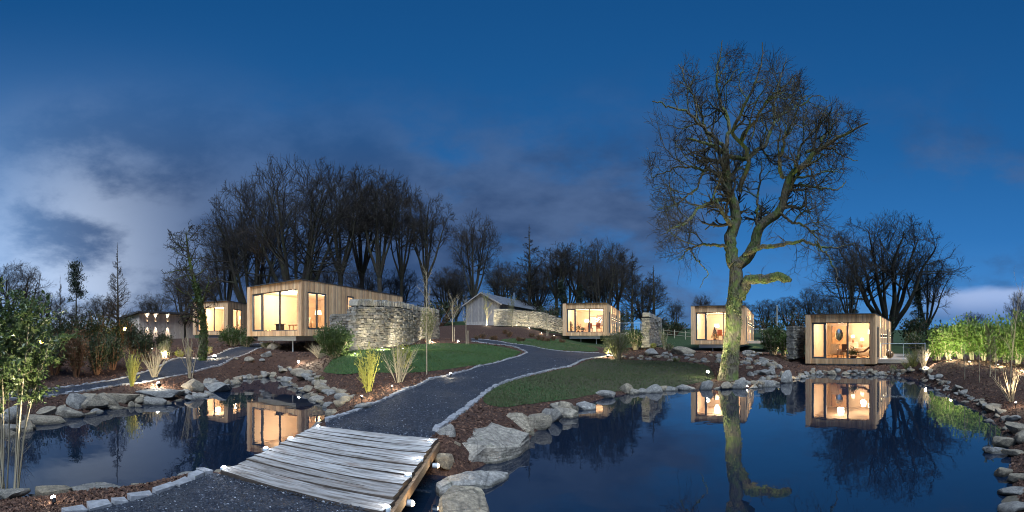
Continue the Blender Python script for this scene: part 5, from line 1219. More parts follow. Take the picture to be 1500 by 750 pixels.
# water-side tufts
for px, py, w, h, l in ((470, 560, 16, 10, 'tuft of dry grass among the slabs by the lawn'), (990, 530, 14, 8, 'tuft of grass among the strewn stones'), (1330, 541, 18, 14, 'short reeds before the lodge deck'), (1310, 543, 16, 10, 'small sedge tuft under the lodge deck')):
    wand('sedge_tuft', l, px, py, w, h, 'reed', 30, None, 0, .05, px, 1.3, br=1, cat='tuft')
rgp = random.Random(4)
for k in range(14):
    px = 700 + k * 9.5 + rgp.uniform(-4, 4); r_ = rgp.uniform(37.5, 42.5)
    shrub('groundcover_plant', 'low russet plant dotted over the dark slope below the barn', px, 0, rgp.uniform(8, 14), rgp.uniform(5, 9), 'russet_leaf', 110, .12, 'red_twig', 8, 'plant', seed=120 + k, group='low plants on the slope below the barn', r=r_)
print('plants', time.time() - T0)
# ------------------------------------------------------------------ lodges
WARM = (1, .75, .50)
def boards(mb, u0, u1, z0, z1, plane, axis, openings=(), w=.14, th=.03, out=1):
    """upright boards; axis 'x' runs along x at y=plane (out=-1 faces -y); axis 'y' runs along y at x=plane"""
    nb = max(1, round((u1 - u0) / w)); w = (u1 - u0) / nb
    for i in range(nb):
        a, b = u0 + i * w + .005, u0 + (i + 1) * w - .005; m = (a + b) / 2; spans = [(z0, z1)]
        for o0, o1, p0_, p1 in openings:
            if o0 - .01 < m < o1 + .01:
                sp = []
                for q0, q1 in spans:
                    if p0_ > q0 + .02: sp.append((q0, min(q1, p0_)))
                    if p1 < q1 - .02: sp.append((max(q0, p1), q1))
                spans = sp
        t = th + random.uniform(-.004, .006)
        for q0, q1 in spans:
            lo, hi = sorted((plane, plane + out * t))
            if axis == 'x': mb.box(a, lo, q0, b, hi, q1)
            else: mb.box(lo, a, q0, hi, b, q1)
def wall_open(mb, axis, plane, th, u0, u1, z0, z1, openings):
    """a wall slab with holes, cut into butting boxes"""
    cuts = sorted({u0, u1, *[o for op in openings for o in op[:2]]}); cuts = [c for c in cuts if u0 <= c <= u1]
    for a, b in zip(cuts[:-1], cuts[1:]):
        if b - a < 1e-4: continue
        m = (a + b) / 2; zs = [(z0, z1)]
        for o0, o1, p0_, p1 in openings:
            if o0 < m < o1:
                zs = [(q0, min(q1, p0_)) for q0, q1 in zs if p0_ > q0 + .01] + [(max(q0, p1), q1) for q0, q1 in zs if p1 < q1 - .01]
        for q0, q1 in zs:
            if axis == 'x': mb.box(a, plane, q0, b, plane + th, q1)
            else: mb.box(plane, a, q0, plane + th, b, q1)
def framed(root, axis, plane, u0, u1, z0, z1, mull, name='window', fr=.07, dep=.09, posts=None):
    """dark frame with panes as sub-parts; mull = u positions of the uprights (u, width)"""
    m = MB()
    def bx(a, b, q0, q1, d0=0, d1=None):
        d1 = dep if d1 is None else d1
        if axis == 'x': m.box(a, plane + d0, q0, b, plane + d1, q1)
        else: m.box(plane - d1, a, q0, plane - d0, b, q1)
    bx(u0, u1, z0, z0 + fr); bx(u0, u1, z1 - fr, z1); bx(u0, u0 + fr, z0 + fr, z1 - fr); bx(u1 - fr, u1, z0 + fr, z1 - fr)
    ed = [u0 + fr]
    for c, w in mull: bx(c - w / 2, c + w / 2, z0 + fr, z1 - fr, .002); ed += [c - w / 2, c + w / 2]
    ed.append(u1 - fr); f = m.build(name, M['dark_frame'], root)
    for a, b in zip(ed[::2], ed[1::2]):
        g = MB(); q0, q1 = z0 + fr, z1 - fr; h = dep / 2
        if axis == 'x': g.add([(a, plane + h, q0), (b, plane + h, q0), (b, plane + h, q1), (a, plane + h, q1)], [(0, 1, 2, 3)])
        else: g.add([(plane - h, a, q0), (plane - h, b, q0), (plane - h, b, q1), (plane - h, a, q1)], [(0, 1, 2, 3)])
        g.build('pane', M['glass'], f)
    return f
def lodge(label, corner, yaw, Wd, D, Hh, zb, side=(), lights=(), room=5.5, legs=True, power=120, rcol=WARM, top=.52, bot=.34, cl='cladding', lit=True):
    """corner = front right bottom corner; yaw turns the front; local x along the front, y into the lodge"""
    u = np.array([math.cos(yaw), math.sin(yaw)]); o = np.array(corner[:2]) - u * Wd
    root = thing('lodge', label, 'lodge', (o[0], o[1], zb), yaw, 'timber lodges round the ponds')
    fin, pil = .30, .34; gx0, gx1, gz0, gz1 = fin + .06, Wd - pil, bot, Hh - top
    c = MB()
    boards(c, .0, fin, 0, Hh, -.14, 'x', out=-1); boards(c, -.14, .0, 0, Hh, fin, 'y', w=.14, out=1)
    boards(c, fin, gx0, 0, Hh, 0, 'x', w=.07, out=-1)
    boards(c, gx0, gx1, gz1, Hh, 0, 'x', out=-1); boards(c, gx0, gx1, 0, gz0, 0, 'x', out=-1); boards(c, gx1, Wd, 0, Hh, 0, 'x', out=-1)
    boards(c, -.03, D, 0, Hh, Wd, 'y', side, out=1); boards(c, -.17, D, 0, Hh, 0, 'y', out=-1); boards(c, 0, Wd, 0, Hh, D, 'x', out=1)
    c.build('cladding', M[cl], root, 'stuff')
    s = MB(); t = .16
    wall_open(s, 'x', .0, t, 0, Wd, 0, Hh, [(gx0, gx1, gz0, gz1)]); s.box(.0, -.138, .002, fin - .002, -.002, Hh - .002)
    wall_open(s, 'y', Wd - t, t, t + .001, D - .001, .002, Hh - .002, list(side)); s.box(0, t + .001, .002, t, D, Hh - .002); s.box(t + .001, D - t, .002, Wd - t - .001, D - .002, Hh - .002)
    fz = gz0 - .02; cz = gz1 + .10; rd = min(room, D - .4)
    s.box(t + .002, t + .002, cz, Wd - t - .002, D - t - .002, cz + .12); s.box(t + .002, rd, fz, Wd - t - .002, rd + .1, cz - .002)
    s.build('wall', M['plaster'], root)
    fl = MB(); nb = 10
    for i in range(nb): fl.box(t + .004 + (Wd - 2 * t) * i / nb, t + .004, fz - .10, t - .001 + (Wd - 2 * t) * (i + 1) / nb, D - t - .004, fz)
    fl.build('floor', M['oak_floor'], root, 'stuff')
    r = MB(); r.box(-.06, -.18, Hh, Wd + .06, D + .05, Hh + .045); r.build('roof', M['roofing'], root)
    xw = gx0 + (gx1 - gx0) * .235
    framed(root, 'x', .03, gx0, xw, gz0, gz1, [], 'casement', .12, .10)
    framed(root, 'x', .025, xw + .004, gx1, gz0, gz1, [((xw + gx1) / 2 + .02, .085)], 'window', .05, .10)
    for (a, b, q0, q1), mu in zip(side, [x if isinstance(x, list) else [] for x in [(([((a + b) / 2, .09)]) if b - a > 1.2 else []) for a, b, _, _ in side]]):
        framed(root, 'y', Wd + .02, a, b, q0, q1, mu, 'side_window', .09, .10)
    k = MB(); k.box(Wd * .13, .25, -.30, Wd - .75, D - .5, -.02); k.build('skirt', M['grey_steel'], root)
    if legs:
        for fx in (.38, .74):
            for fy in (.6, D * .5):
                x, y = o + u * Wd * fx + np.array([-u[1], u[0]]) * fy; g = gz(x, y) - zb - .15
                if g < -.35: q = MB(); q.cyl((Wd * fx, fy, g), (Wd * fx, fy, -.29), .045, .045, 8); q.build('post', M['grey_steel'], root)
    nl = len(lights)
    for y in lights:
        m = MB(); m.cyl((Wd + .10, y, 1.78), (Wd + .10, y, 2.0), .05, .05, 10); m.box(Wd + .032, y - .03, 1.84, Wd + .07, y + .03, 1.94); w = m.build('wall_light', M['dark_frame'], root)
        m = MB(); m.cyl((Wd + .10, y, 2.002), (Wd + .10, y, 2.012), .04, .04, 10); m.build('lens', M['lamp_warm'], w); m = MB(); m.cyl((Wd + .10, y, 1.766), (Wd + .10, y, 1.776), .04, .04, 10); m.build('lens', M['lamp_warm'], w)
        spot('wall_lamp_up', (Wd + .17, y, 2.03), (Wd + .10, y, 3.4), 480, (1, .74, .44), 40, .8, .03, root); spot('wall_lamp_down', (Wd + .17, y, 1.75), (Wd + .10, y, .2), 480, (1, .74, .44), 40, .8, .03, root)
    if lit:
        point('room_lamp', (Wd * .42, 2.0, cz - .35), power * 1.15, rcol, .22, root); point('room_lamp', (Wd * .72, min(3.6, rd - .8), cz - .7), power * .65, rcol, .2, root)
    root['z0'] = fz
    return root, Wd, D, fz, cz, rd
def inn(L, x, y, z=0):
    root = L[0]; a = root.rotation_euler.z; return (root.location.x + x * math.cos(a) - y * math.sin(a), root.location.y + x * math.sin(a) + y * math.cos(a), root.location.z + L[3] + .002 + z)
def put(L, name, label, cat, x, y, z=0, rz=0, group=None): return thing(name, label, cat, inn(L, x, y, z), L[0].rotation_euler.z + rz, group)
def yaw_of(corner, left): d_ = np.array(corner[:2]) - np.array(left[:2]); return math.atan2(d_[1], d_[0])
c4 = pol(1282, 26.8); L4 = lodge('rightmost timber lodge at the water, its glowing room with a round mirror', c4, -math.radians(57.5), 4.65, 13, 3.28, CAMZ - (533.5 - HZ) * 26.8 / F, [(1.0, 2.0, .30, 2.5), (8.6, 9.6, .30, 2.5)], (3.0, 4.9, 6.8, 11.2), power=120)
c5 = pol(1091, 34.4); L5 = lodge('timber lodge half hidden behind the oak trunk', c5, -math.radians(37), 4.55, 13, 3.25, CAMZ - (504.5 - HZ) * 34.8 / F, [(1.2, 2.3, .30, 2.5), (9.0, 10.2, .3, 2.5)], (3.4, 5.4, 7.4, 11.6), power=150, rcol=(1, .78, .56))
c3 = pol(889, 40.8); L3 = lodge('small middle timber lodge left of the wall stub', c3, -math.radians(21), 4.45, 13, 3.25, CAMZ - (491.7 - HZ) * 40.8 / F, [(1.2, 2.3, .3, 2.5), (8.0, 9.0, .3, 2.5)], (3.6, 5.6, 7.6, 11.4), power=130)
c2 = pol(441.6, 25.4); L2 = lodge('large timber lodge on stilts above the left pond', c2, -math.radians(14.6), 5.2, 12.4, 3.48, CAMZ - (492 - HZ) * 25.4 / F, [(.55, 2.35, .42, 2.78), (4.6, 5.4, .95, 2.85)], (), room=7.5, power=210)
c1 = pol(333.5, 38); L1 = lodge('second timber lodge partly behind the ivy clad tree', c1, -math.radians(-12), 3.7, 9, 3.15, CAMZ - (490.5 - HZ) * 38 / F, [(1.0, 3.0, .35, 2.5)], (5.3,), power=150)
print('lodges', time.time() - T0)

# furniture
def legs4(t, w, d, h, r, m, name='leg'):
    for sx in (-1, 1):
        for sy in (-1, 1): q = MB(); q.cyl((sx * w, sy * d, 0), (sx * w * .94, sy * d * .94, h), r, r * 1.1, 6); q.build(name, M[m], t)
def chair(L, label, x, y, rz, m, wood='dark_wood', group=None):
    t = put(L, 'chair', label, 'chair', x, y, 0, rz, group); legs4(t, .20, .20, .43, .02, wood)
    q = MB(); q.box(-.23, -.23, .432, .23, .23, .50); q.build('seat', M[m], t); q = MB(); q.obox((0, .23, .74), (1, 0, 0), (0, .98, .2), (0, -.2, .98), .22, .03, .23); q.build('backrest', M[m], t); return t
def armchair(L, label, x, y, rz, m):
    t = put(L, 'armchair', label, 'armchair', x, y, 0, rz); legs4(t, .30, .30, .2, .025, 'dark_wood')
    q = MB(); q.box(-.34, -.36, .202, .34, .30, .44); q.build('seat', M[m], t); q = MB(); q.obox((0, .34, .62), (1, 0, 0), (0, .96, .28), (0, -.28, .96), .34, .08, .36); q.build('backrest', M[m], t)
    for s_ in (-1, 1): q = MB(); q.box(s_ * .40 - .055, -.36, .25, s_ * .40 + .055, .30, .62); q.build('armrest', M[m], t)
    q = MB(); q.ball((0, .12, .60), (.20, .17), 10, 6); q.build('cushion', M['cream_fabric'], t); return t
def lounger(L, label, x, y, rz):
    t = put(L, 'lounge_chair', label, 'chair', x, y, 0, rz)
    q = MB(); pr = [(-.75, .42), (-.35, .40), (.15, .46), (.55, .78), (.80, .92)]
    for (a, za), (b, z_b) in zip(pr[:-1], pr[1:]):
        dx_, dz_ = b - a, z_b - za; l = math.hypot(dx_, dz_); q.obox(((a + b) / 2, 0, (za + z_b) / 2), (dx_ / l, 0, dz_ / l), (0, 1, 0), (-dz_ / l, 0, dx_ / l), l / 2, .28, .05)
    q.build('seat', M['brown_leather'], t); q = MB(); q.tubes([poly_curve([(-.5, s * .27, .36), (-.1, s * .27, .02), (.45, s * .27, .02), (.6, s * .27, .72)], 10) for s in (-1, 1)], np.full((2, 10), .018), 6); q.build('frame', M['tan_wood'], t); return t
def table(L, label, x, y, w, d, h, m, rz=0):
    t = put(L, 'table', label, 'table', x, y, 0, rz); q = MB(); q.box(-w / 2, -d / 2, h, w / 2, d / 2, h + .045); q.build('tabletop', M[m], t); legs4(t, w / 2 - .06, d / 2 - .06, h, .03, m); return t
def floor_lamp(L, label, x, y, h=1.6):
    t = put(L, 'floor_lamp', label, 'lamp', x, y); q = MB(); q.lathe([(.15, 0), (.15, .02), (.02, .03)]); q.build('base', M['black_metal'], t); q = MB(); q.cyl((0, 0, .03), (0, 0, h - .25), .012, .012, 6); q.build('stem', M['black_metal'], t)
    q = MB(); q.lathe([(.26, h - .30), (.22, h)], sides=18); q.build('lamp_shade', M['shade_lit'], t); point('lamp', (0, 0, h - .12), 14, WARM, .06, t); return t
def table_lamp(L, label, x, y, z, h=.5):
    t = put(L, 'table_lamp', label, 'lamp', x, y, z); q = MB(); q.lathe([(.09, 0), (.10, .05), (.05, .14), (.07, .2), (.015, .26), (.012, h - .16)]); q.build('base', M['terracotta'], t)
    q = MB(); q.lathe([(.16, h - .2), (.11, h)], sides=16); q.build('lamp_shade', M['shade_lit'], t); q = MB(); q.ball((0, 0, h - .1), .045, 8, 6); q.build('bulb', M['bulb'], t); return t
def plant_pot(L, label, x, y, z=0, h=.7, seed=1, tree=False):
    t = put(L, 'potted_plant', label, 'plant', x, y, z); q = MB(); q.lathe([(.10, 0), (.14, .2), (.13, .2), (.001, .18)]); q.build('pot', M['terracotta'], t); rg = np.random.default_rng(seed)
    if tree:
        n = 700; zz_ = rg.uniform(0, 1, n); a = rg.uniform(0, 6.28, n); rr = (1 - zz_) * .34 * np.sqrt(rg.uniform(.2, 1, n)); c = np.column_stack([np.cos(a) * rr, np.sin(a) * rr, .25 + zz_ * (h - .25)]); sz = .09
    else: n = 140; c = rg.normal(0, 1, (n, 3)) * np.array([.14, .14, .18 * h]) + np.array([0, 0, .2 + h * .4]); sz = .14
    q = MB(); q.cyl((0, 0, .15), (0, 0, h * .7), .012, .008, 5); q.build('stem', M['dark_wood'], t); q = MB(); q.leaves(c, sz, rg, None, .35); q.build('foliage', M['evergreen_leaf' if not tree else 'dark_leaf'], t, 'stuff'); return t
def picture(L, label, x, y, z, w, h, m, rz=0):
    t = put(L, 'wall_panel', label, 'wall panel', x, y, z, rz); q = MB(); q.box(-w / 2, -.03, 0, w / 2, 0, h); q.build('frame', M['tan_wood'], t); q = MB(); q.box(-w / 2 + .05, -.036, .05, w / 2 - .05, -.031, h - .05); q.build('panel', M[m], t); return t
# rightmost lodge
t = put(L4, 'round_mirror', 'tall oval mirror hanging on the left wall of the rightmost lodge', 'mirror', 1.42, 3.98, 1.15); q = MB()
an = np.linspace(0, 2 * np.pi, 25)[:-1]
P = np.array([[(math.cos(a) * .33, 0, .5 + math.sin(a) * .48) for a in np.append(an, an[0])]]); q.tubes(P, np.full((1, 25), .035), 6, False); q.build('frame', M['tan_wood'], t)
q = MB(); q.add([(math.cos(a) * .32, -.01, .5 + math.sin(a) * .47) for a in an], [tuple(range(24))]); q.build('glass', M['mirror'], t)
q = MB(); q.box(-.55, .04, -1.15, .55, .14, 1.15); tt = put(L4, 'room_divider', 'brown timber screen carrying the oval mirror', 'screen', 1.42, 3.98, 1.152); q.build('panel', M['tan_wood'], tt); q = MB(); q.box(-.60, .02, -1.15, -.552, .16, 1.18); q.box(.552, .02, -1.15, .60, .16, 1.18); q.build('frame', M['dark_wood'], tt)
armchair(L4, 'cream armchair on the left in the rightmost lodge', 1.75, 1.9, R(150), 'cream_fabric'); lounger(L4, 'brown leather reclining chair before the right pane of the rightmost lodge', 3.55, 1.6, 0)
chair(L4, 'dark dining chair between the armchair and the mullion', 2.3, 1.5, R(200), 'brown_leather')
floor_lamp(L4, 'floor lamp with a white drum shade at the right of the rightmost lodge', 4.1, 2.4, 2.0); t = table(L4, 'low white table at the back wall of the rightmost lodge', 3.2, 4.6, 1.5, .5, .62, 'white_paint')
table_lamp(L4, 'lit table lamp on the back table of the rightmost lodge', 3.1, 4.6, .666, .75); table_lamp(L4, 'lit lamp on the tall cabinet left of the mullion in the rightmost lodge', 2.35, 4.8, 1.05, .6)
t = put(L4, 'cabinet', 'narrow white cabinet against the back wall of the rightmost lodge', 'cabinet', 2.35, 5.0); q = MB(); q.box(-.4, -.25, .04, .4, .25, 1.05); q.build('body', M['white_paint'], t); q = MB(); q.box(-.39, -.275, .08, -.01, -.252, 1.02); q.build('door', M['cream_fabric'], t); q = MB(); q.box(.01, -.275, .08, .39, -.252, 1.02); q.build('door', M['cream_fabric'], t)
plant_pot(L4, 'leafy pot plant behind the mullion of the rightmost lodge', 2.95, .75, 0, .75, 4); plant_pot(L4, 'small pot plant under the reclining chair', 3.2, .6, 0, .45, 5)
# middle small lodge
table(L3, 'long orange wood dining table in the small middle lodge', 3.1, 2.1, 1.7, .9, .72, 'tan_wood')
for i, (x, y, rz, l) in enumerate(((2.55, 1.35, R(180), 'orange chair on the near left of the dining table'), (3.45, 1.3, R(170), 'orange chair on the near right of the dining table'), (3.95, 2.1, R(-80), 'orange chair at the right end of the dining table'))): chair(L3, l, x, y, rz, 'orange_fabric')
floor_lamp(L3, 'bright floor lamp behind the left pane of the small middle lodge', 1.75, 3.6, 1.5); plant_pot(L3, 'green pot plant in the left corner of the small middle lodge', 1.35, 1.0, 0, .9, 6); plant_pot(L3, 'lower leafy plant beside the corner plant', 1.8, .9, 0, .5, 16)
t = put(L3, 'chandelier', 'spiky lit chandelier over the dining table of the small middle lodge', 'chandelier', 3.3, 2.2, 1.35); rg = np.random.default_rng(8); q = MB()
q.cyl((0, 0, .1), (0, 0, .95), .008, .008, 5)
for v in unit(rg.normal(size=(14, 3))): q.cyl((0, 0, 0), tuple(v * .3), .007, .007, 5); bl = MB(); bl.ball(tuple(v * .31), .03, 6, 4); bl.build('bulb', M['bulb'], t)
q.build('arms', M['tan_wood'], t)
picture(L3, 'pale grey panel on the back wall of the small middle lodge', 3.2, 5.45, .8, 1.3, 1.3, 'old_cladding'); picture(L3, 'white door on the back wall of the small middle lodge', 2.1, 5.45, 0.01, .9, 1.9, 'white_paint')
# lodge behind the oak
plant_pot(L5, 'small dark conifer in a pot in the lodge behind the oak', 1.75, 1.6, 0, 1.25, 7, True); plant_pot(L5, 'second potted conifer close to the oak trunk edge', 3.0, 1.9, 0, 1.1, 8, True)
table(L5, 'orange wood table in the lodge behind the oak', 2.4, 2.8, 1.6, .8, .72, 'tan_wood'); chair(L5, 'orange chair in the lodge behind the oak', 2.2, 1.9, R(180), 'orange_fabric'); floor_lamp(L5, 'bright floor lamp left in the lodge behind the oak', 1.6, 3.8, 1.55); picture(L5, 'white wardrobe door at the back of the lodge behind the oak', 3.1, 5.45, 0.01, .9, 2.0, 'white_paint')
# lodge on stilts
t = put(L2, 'stove', 'small black stove with a broad top in the left pane of the lodge on stilts', 'stove', 1.85, 1.3); q = MB(); q.box(-.22, -.2, .12, .22, .2, .5); q.build('body', M['black_metal'], t); legs4(t, .16, .14, .12, .02, 'black_metal'); q = MB(); q.box(-.3, -.26, .502, .3, .26, .55); q.build('top', M['black_metal'], t); q = MB(); q.box(-.15, -.212, .2, .15, -.202, .42); q.build('door', M['dark_frame'], t)
armchair(L2, 'cream armchair behind the stove of the lodge on stilts', 3.3, 3.0, R(170), 'cream_fabric'); floor_lamp(L2, 'floor lamp at the back of the lodge on stilts', 1.6, 5.6, 1.7); table(L2, 'long low wooden table in the lodge on stilts', 3.5, 1.4, 1.4, .5, .4, 'tan_wood')
t = put(L2, 'kitchen_unit', 'dark kitchen unit with a wood top seen through the side window', 'kitchen unit', 3.9, 6.2, 0, R(0)); q = MB(); q.box(-.9, -.3, .0, .9, .3, .88); q.build('body', M['dark_wood'], t); q = MB(); q.box(-.93, -.33, .882, .93, .33, .92); q.build('worktop', M['tan_wood'], t)
picture(L2, 'ochre framed panel glowing above the kitchen unit', 3.9, 7.45, 1.0, 1.1, .9, 'orange_fabric'); table_lamp(L2, 'lit lamp on the kitchen unit', 4.4, 6.2, .922, .5)
# second lodge
armchair(L1, 'dim armchair in the second lodge', 2.6, 2.0, R(160), 'cream_fabric'); floor_lamp(L1, 'floor lamp in the second lodge', 3.4, 3.6, 1.6)

# ------------------------------------------------------------------ deck of the rightmost lodge
a4 = L4[0].rotation_euler.z
dk = thing('timber_deck', 'timber deck with glass balustrade along the rightmost lodge', 'deck', inn(L4, 4.65 + .04, 1.2, -.06), a4)
DW, DL = 3.3, 12.5; nb = int(DW / .145)
for i in range(nb):
    q = MB(); q.box(i * .145 + .02, 0, -.035, i * .145 + .157, DL, 0, .002); q.build('deck_board', M['deck_board'], dk)
q = MB(); q.box(.02, -.04, -.26, DW, -.002, -.01); q.box(DW + .002, -.04, -.26, DW + .04, DL, -.01)
for k in range(6): q.box(.05, k * 2.3 + .1, -.24, DW - .02, k * 2.3 + .2, -.04)
q.build('deck_frame', M['deck_board'], dk)
for x, y in ((.3, .3), (DW - .2, .3), (DW - .2, 4), (DW - .2, 8), (.3, 6)):
    q = MB(); wx = dk.location.x + x * math.cos(a4) - y * math.sin(a4); wy = dk.location.y + x * math.sin(a4) + y * math.cos(a4)
    q.cyl((x, y, gz(wx, wy) - dk.location.z - .2), (x, y, -.05), .05, .05, 8); q.build('post', M['dark_wood'], dk)
def balustrade(label, root_loc, rz, pts, h=1.05):
    t = thing('glass_balustrade', label, 'balustrade', root_loc, rz); rail = MB(); k = 0
    for a, b in zip(pts[:-1], pts[1:]):
        a = np.array(a, float); b = np.array(b, float); L = np.linalg.norm(b - a); n_ = max(1, round(L / 1.4)); rail.cyl((*a, h + .02), (*b, h + .02), .022, .022, 8)
        for i in range(n_):
            p_, q_ = a + (b - a) * i / n_, a + (b - a) * (i + 1) / n_; d_ = (q_ - p_) / np.linalg.norm(q_ - p_); p2, q2 = p_ + d_ * .04, q_ - d_ * .04
            g = MB(); g.add([(*p2, .08), (*q2, .08), (*q2, h), (*p2, h)], [(0, 1, 2, 3)]); g.build('pane', M['glass'], t)
            m = MB(); m.cyl((*p_, 0), (*p_, h + .01), .018, .018, 6); m.build('post', M['grey_steel'], t)
    rail.build('rail', M['grey_steel'], t); return t
balustrade('glass balustrade round the deck of the rightmost lodge', tuple(dk.location), a4, [(.25, .1), (DW - .06, .1), (DW - .06, DL - .1)])
t = thing('garden_table', 'slim dark garden table on the deck of the rightmost lodge', 'table', inn(L4, 4.65 + 2.0, 5.2, -.05), a4); q = MB(); q.box(-.45, -.9, .70, .45, .9, .735); q.build('tabletop', M['black_metal'], t)
for s in (-1, 1): q = MB(); q.cyl((-.4, s * .75, 0), (.4, s * .75, .70), .02, .02, 6); q.cyl((.4, s * .75, 0), (-.4, s * .75, .70), .02, .02, 6); q.build('leg', M['black_metal'], t)
t = thing('wicker_ball_planter', 'round brown wicker ball standing on the lodge deck', 'planter', inn(L4, 4.65 + .75, 2.6, -.05), a4); q = MB(); q.ball((0, 0, .28), .26, 14, 9); q.build('body', M['dark_wood'], t); q = MB()
for k in range(6): an = np.linspace(0, 2 * np.pi, 20); q.tubes(np.array([[(math.cos(k * .52) * .268 * math.cos(a), math.sin(k * .52) * .268 * math.cos(a), .28 + .268 * math.sin(a)) for a in an]]), np.full((1, 20), .014), 5, False)
q.build('weave', M['tan_wood'], t)
for L, l, w in ((L3, 'glass balustrade on the terrace right of the small middle lodge', 3.2), (L2, 'glass balustrade above the broad evergreen shrub', 1.3), (L5, 'glass balustrade beside the lodge behind the oak', 2.6)):
    Wd = L[1]; zt = 0
    d2 = thing('terrace', {'L': ''}.get('x', l.replace('glass balustrade', 'plain timber terrace')), 'terrace', inn(L, Wd + .04, 2.4, -.04), L[0].rotation_euler.z)
    q = MB()
    for i in range(int(w / .145)): q.box(i * .145 + .02, 0, -.035, i * .145 + .157, 6, 0)
    q.build('deck_boards', M['deck_board'], d2, 'stuff'); q = MB(); q.box(.02, -.03, -.22, w, -.002, -.01); q.box(w - .03, 0, -.22, w, 6, -.037); q.build('deck_frame', M['deck_board'], d2)
    for y in (.3, 5.7):
        x = w - .15; a = L[0].rotation_euler.z; wx = d2.location.x + x * math.cos(a) - y * math.sin(a); wy = d2.location.y + x * math.sin(a) + y * math.cos(a); g = gz(wx, wy) - d2.location.z - .2
        if g < -.3: q = MB(); q.cyl((x, y, g), (x, y, -.03), .05, .05, 8); q.build('post', M['dark_wood'], d2)
    balustrade(l, tuple(d2.location), L[0].rotation_euler.z, [(.2, .08), (w - .08, .08), (w - .08, 5.9)])

# ------------------------------------------------------------------ barn, hut, rails
pb = at(683, 471.5, 52); b = thing('barn', 'weathered grey gabled barn with a slate roof and a steel flue', 'barn', pb, -math.radians(24)); W_, Hw, Ha, D_b = 4.7, 2.15, 3.5, 15.0
c = MB()
nb = 33
for i in range(nb):
    x0, x1 = i * W_ / nb + .006, (i + 1) * W_ / nb - .006; m = (x0 + x1) / 2; ht = Hw + (Ha - Hw) * (1 - abs(m - W_ * .48) / (W_ * .5)); c.box(x0, -.03, 0, x1, random.uniform(-.002, .004), ht, .003)
c.box(.0, -.025, -.5, W_, -.001, -.004)
for i in range(int(D_b / .15)): c.box(W_, i * .15 + .005, 0, W_ + .03, i * .15 + .145, Hw - .05)
c.build('cladding', M['old_cladding'], b, 'stuff')
q = MB(); q.box(.01, .01, -.6, W_ - .01, D_b, Hw - .05); q.add([(0.01, .012, Hw - .05), (W_ - .01, .012, Hw - .05), (W_ * .48, .012, Ha - .05), (0.01, D_b, Hw - .05), (W_ - .01, D_b, Hw - .05), (W_ * .48, D_b, Ha - .05)], [(0, 1, 2), (3, 5, 4)]); q.add([(0.01, .012, Hw - .05), (W_ - .01, .012, Hw - .05), (W_ * .48, .012, Ha - .05), (0.01, D_b, Hw - .05), (W_ - .01, D_b, Hw - .05), (W_ * .48, D_b, Ha - .05)], [(0, 2, 5, 3), (1, 4, 5, 2)]); q.build('wall', M['dark_wood'], b)
rf = MB()
for s, x_e in ((-1, -.45), (1, W_ + .45)):
    rx = W_ * .48; ze = Hw - .12; zr = Ha + .10; n_ = 16
    for k in range(n_):
        f0, f1 = k / n_, (k + 1) / n_; xa, xb = x_e + (rx - x_e) * f0, x_e + (rx - x_e) * f1; za, zb2 = ze + (zr - ze) * f0, ze + (zr - ze) * f1
        for j in range(26):
            y0, y1 = -.35 + j * (D_b + .5) / 26, -.35 + (j + 1) * (D_b + .5) / 26 - .012
            rf.add([(xa, y0, za + .035), (xa, y1, za + .035), (xb, y1, zb2 + .012), (xb, y0, zb2 + .012), (xa, y0, za + .01), (xa, y1, za + .01), (xb, y1, zb2 - .012), (xb, y0, zb2 - .012)], MB.BOXF[:, ::-1])
ro = rf.build('roof', M['slate_roof'], b, 'stuff')
q = MB(); rx = W_ * .48
for s, x_e in ((-1, -.45), (1, W_ + .45)):
    p_, q_ = np.array((x_e, -.36, Hw - .12)), np.array((rx, -.36, Ha + .10)); d_ = (q_ - p_) / np.linalg.norm(q_ - p_); q.obox((p_ + q_) / 2 - np.array([0, 0, .06]), d_, (0, 1, 0), np.cross(d_, (0, 1, 0)), np.linalg.norm(q_ - p_) / 2, .02, .07)
q.build('bargeboard', M['old_cladding'], b); q = MB(); q.cyl((W_ * .8, 6.5, Ha - .7), (W_ * .8, 6.5, Ha + .55), .09, .09, 12); q.cyl((W_ * .8, 6.5, Ha + .552), (W_ * .8, 6.5, Ha + .65), .12, .12, 12); q.build('flue', M['steel_flue'], b)
# flat roofed hut on the far left
ph = at(204, 498, 42); pr_ = pol(290, 46); yw = math.atan2(pr_.y - ph.y, pr_.x - ph.x); Lh = 7.0; hb = thing('hut', 'low hut with an overhanging dark roof and lamps washing its wall', 'hut', ph, yw)
c = MB(); boards(c, 0, Lh, 0, 2.75, 0, 'x', out=-1); boards(c, 0, 4, 0, 2.75, 0, 'y', out=-1); c.build('cladding', M['pale_cladding'], hb, 'stuff'); q = MB(); q.box(.002, .002, -.6, Lh, 4, 2.74); q.build('wall', M['plaster'], hb)
q = MB(); q.add([(-.45, -.6, 2.78), (Lh + .4, -.6, 2.78), (Lh + .4, 4.6, 2.25), (-.45, 4.6, 2.25), (-.45, -.6, 2.95), (Lh + .4, -.6, 2.95), (Lh + .4, 4.6, 2.42), (-.45, 4.6, 2.42)], MB.BOXF); q.build('roof', M['roofing'], hb)
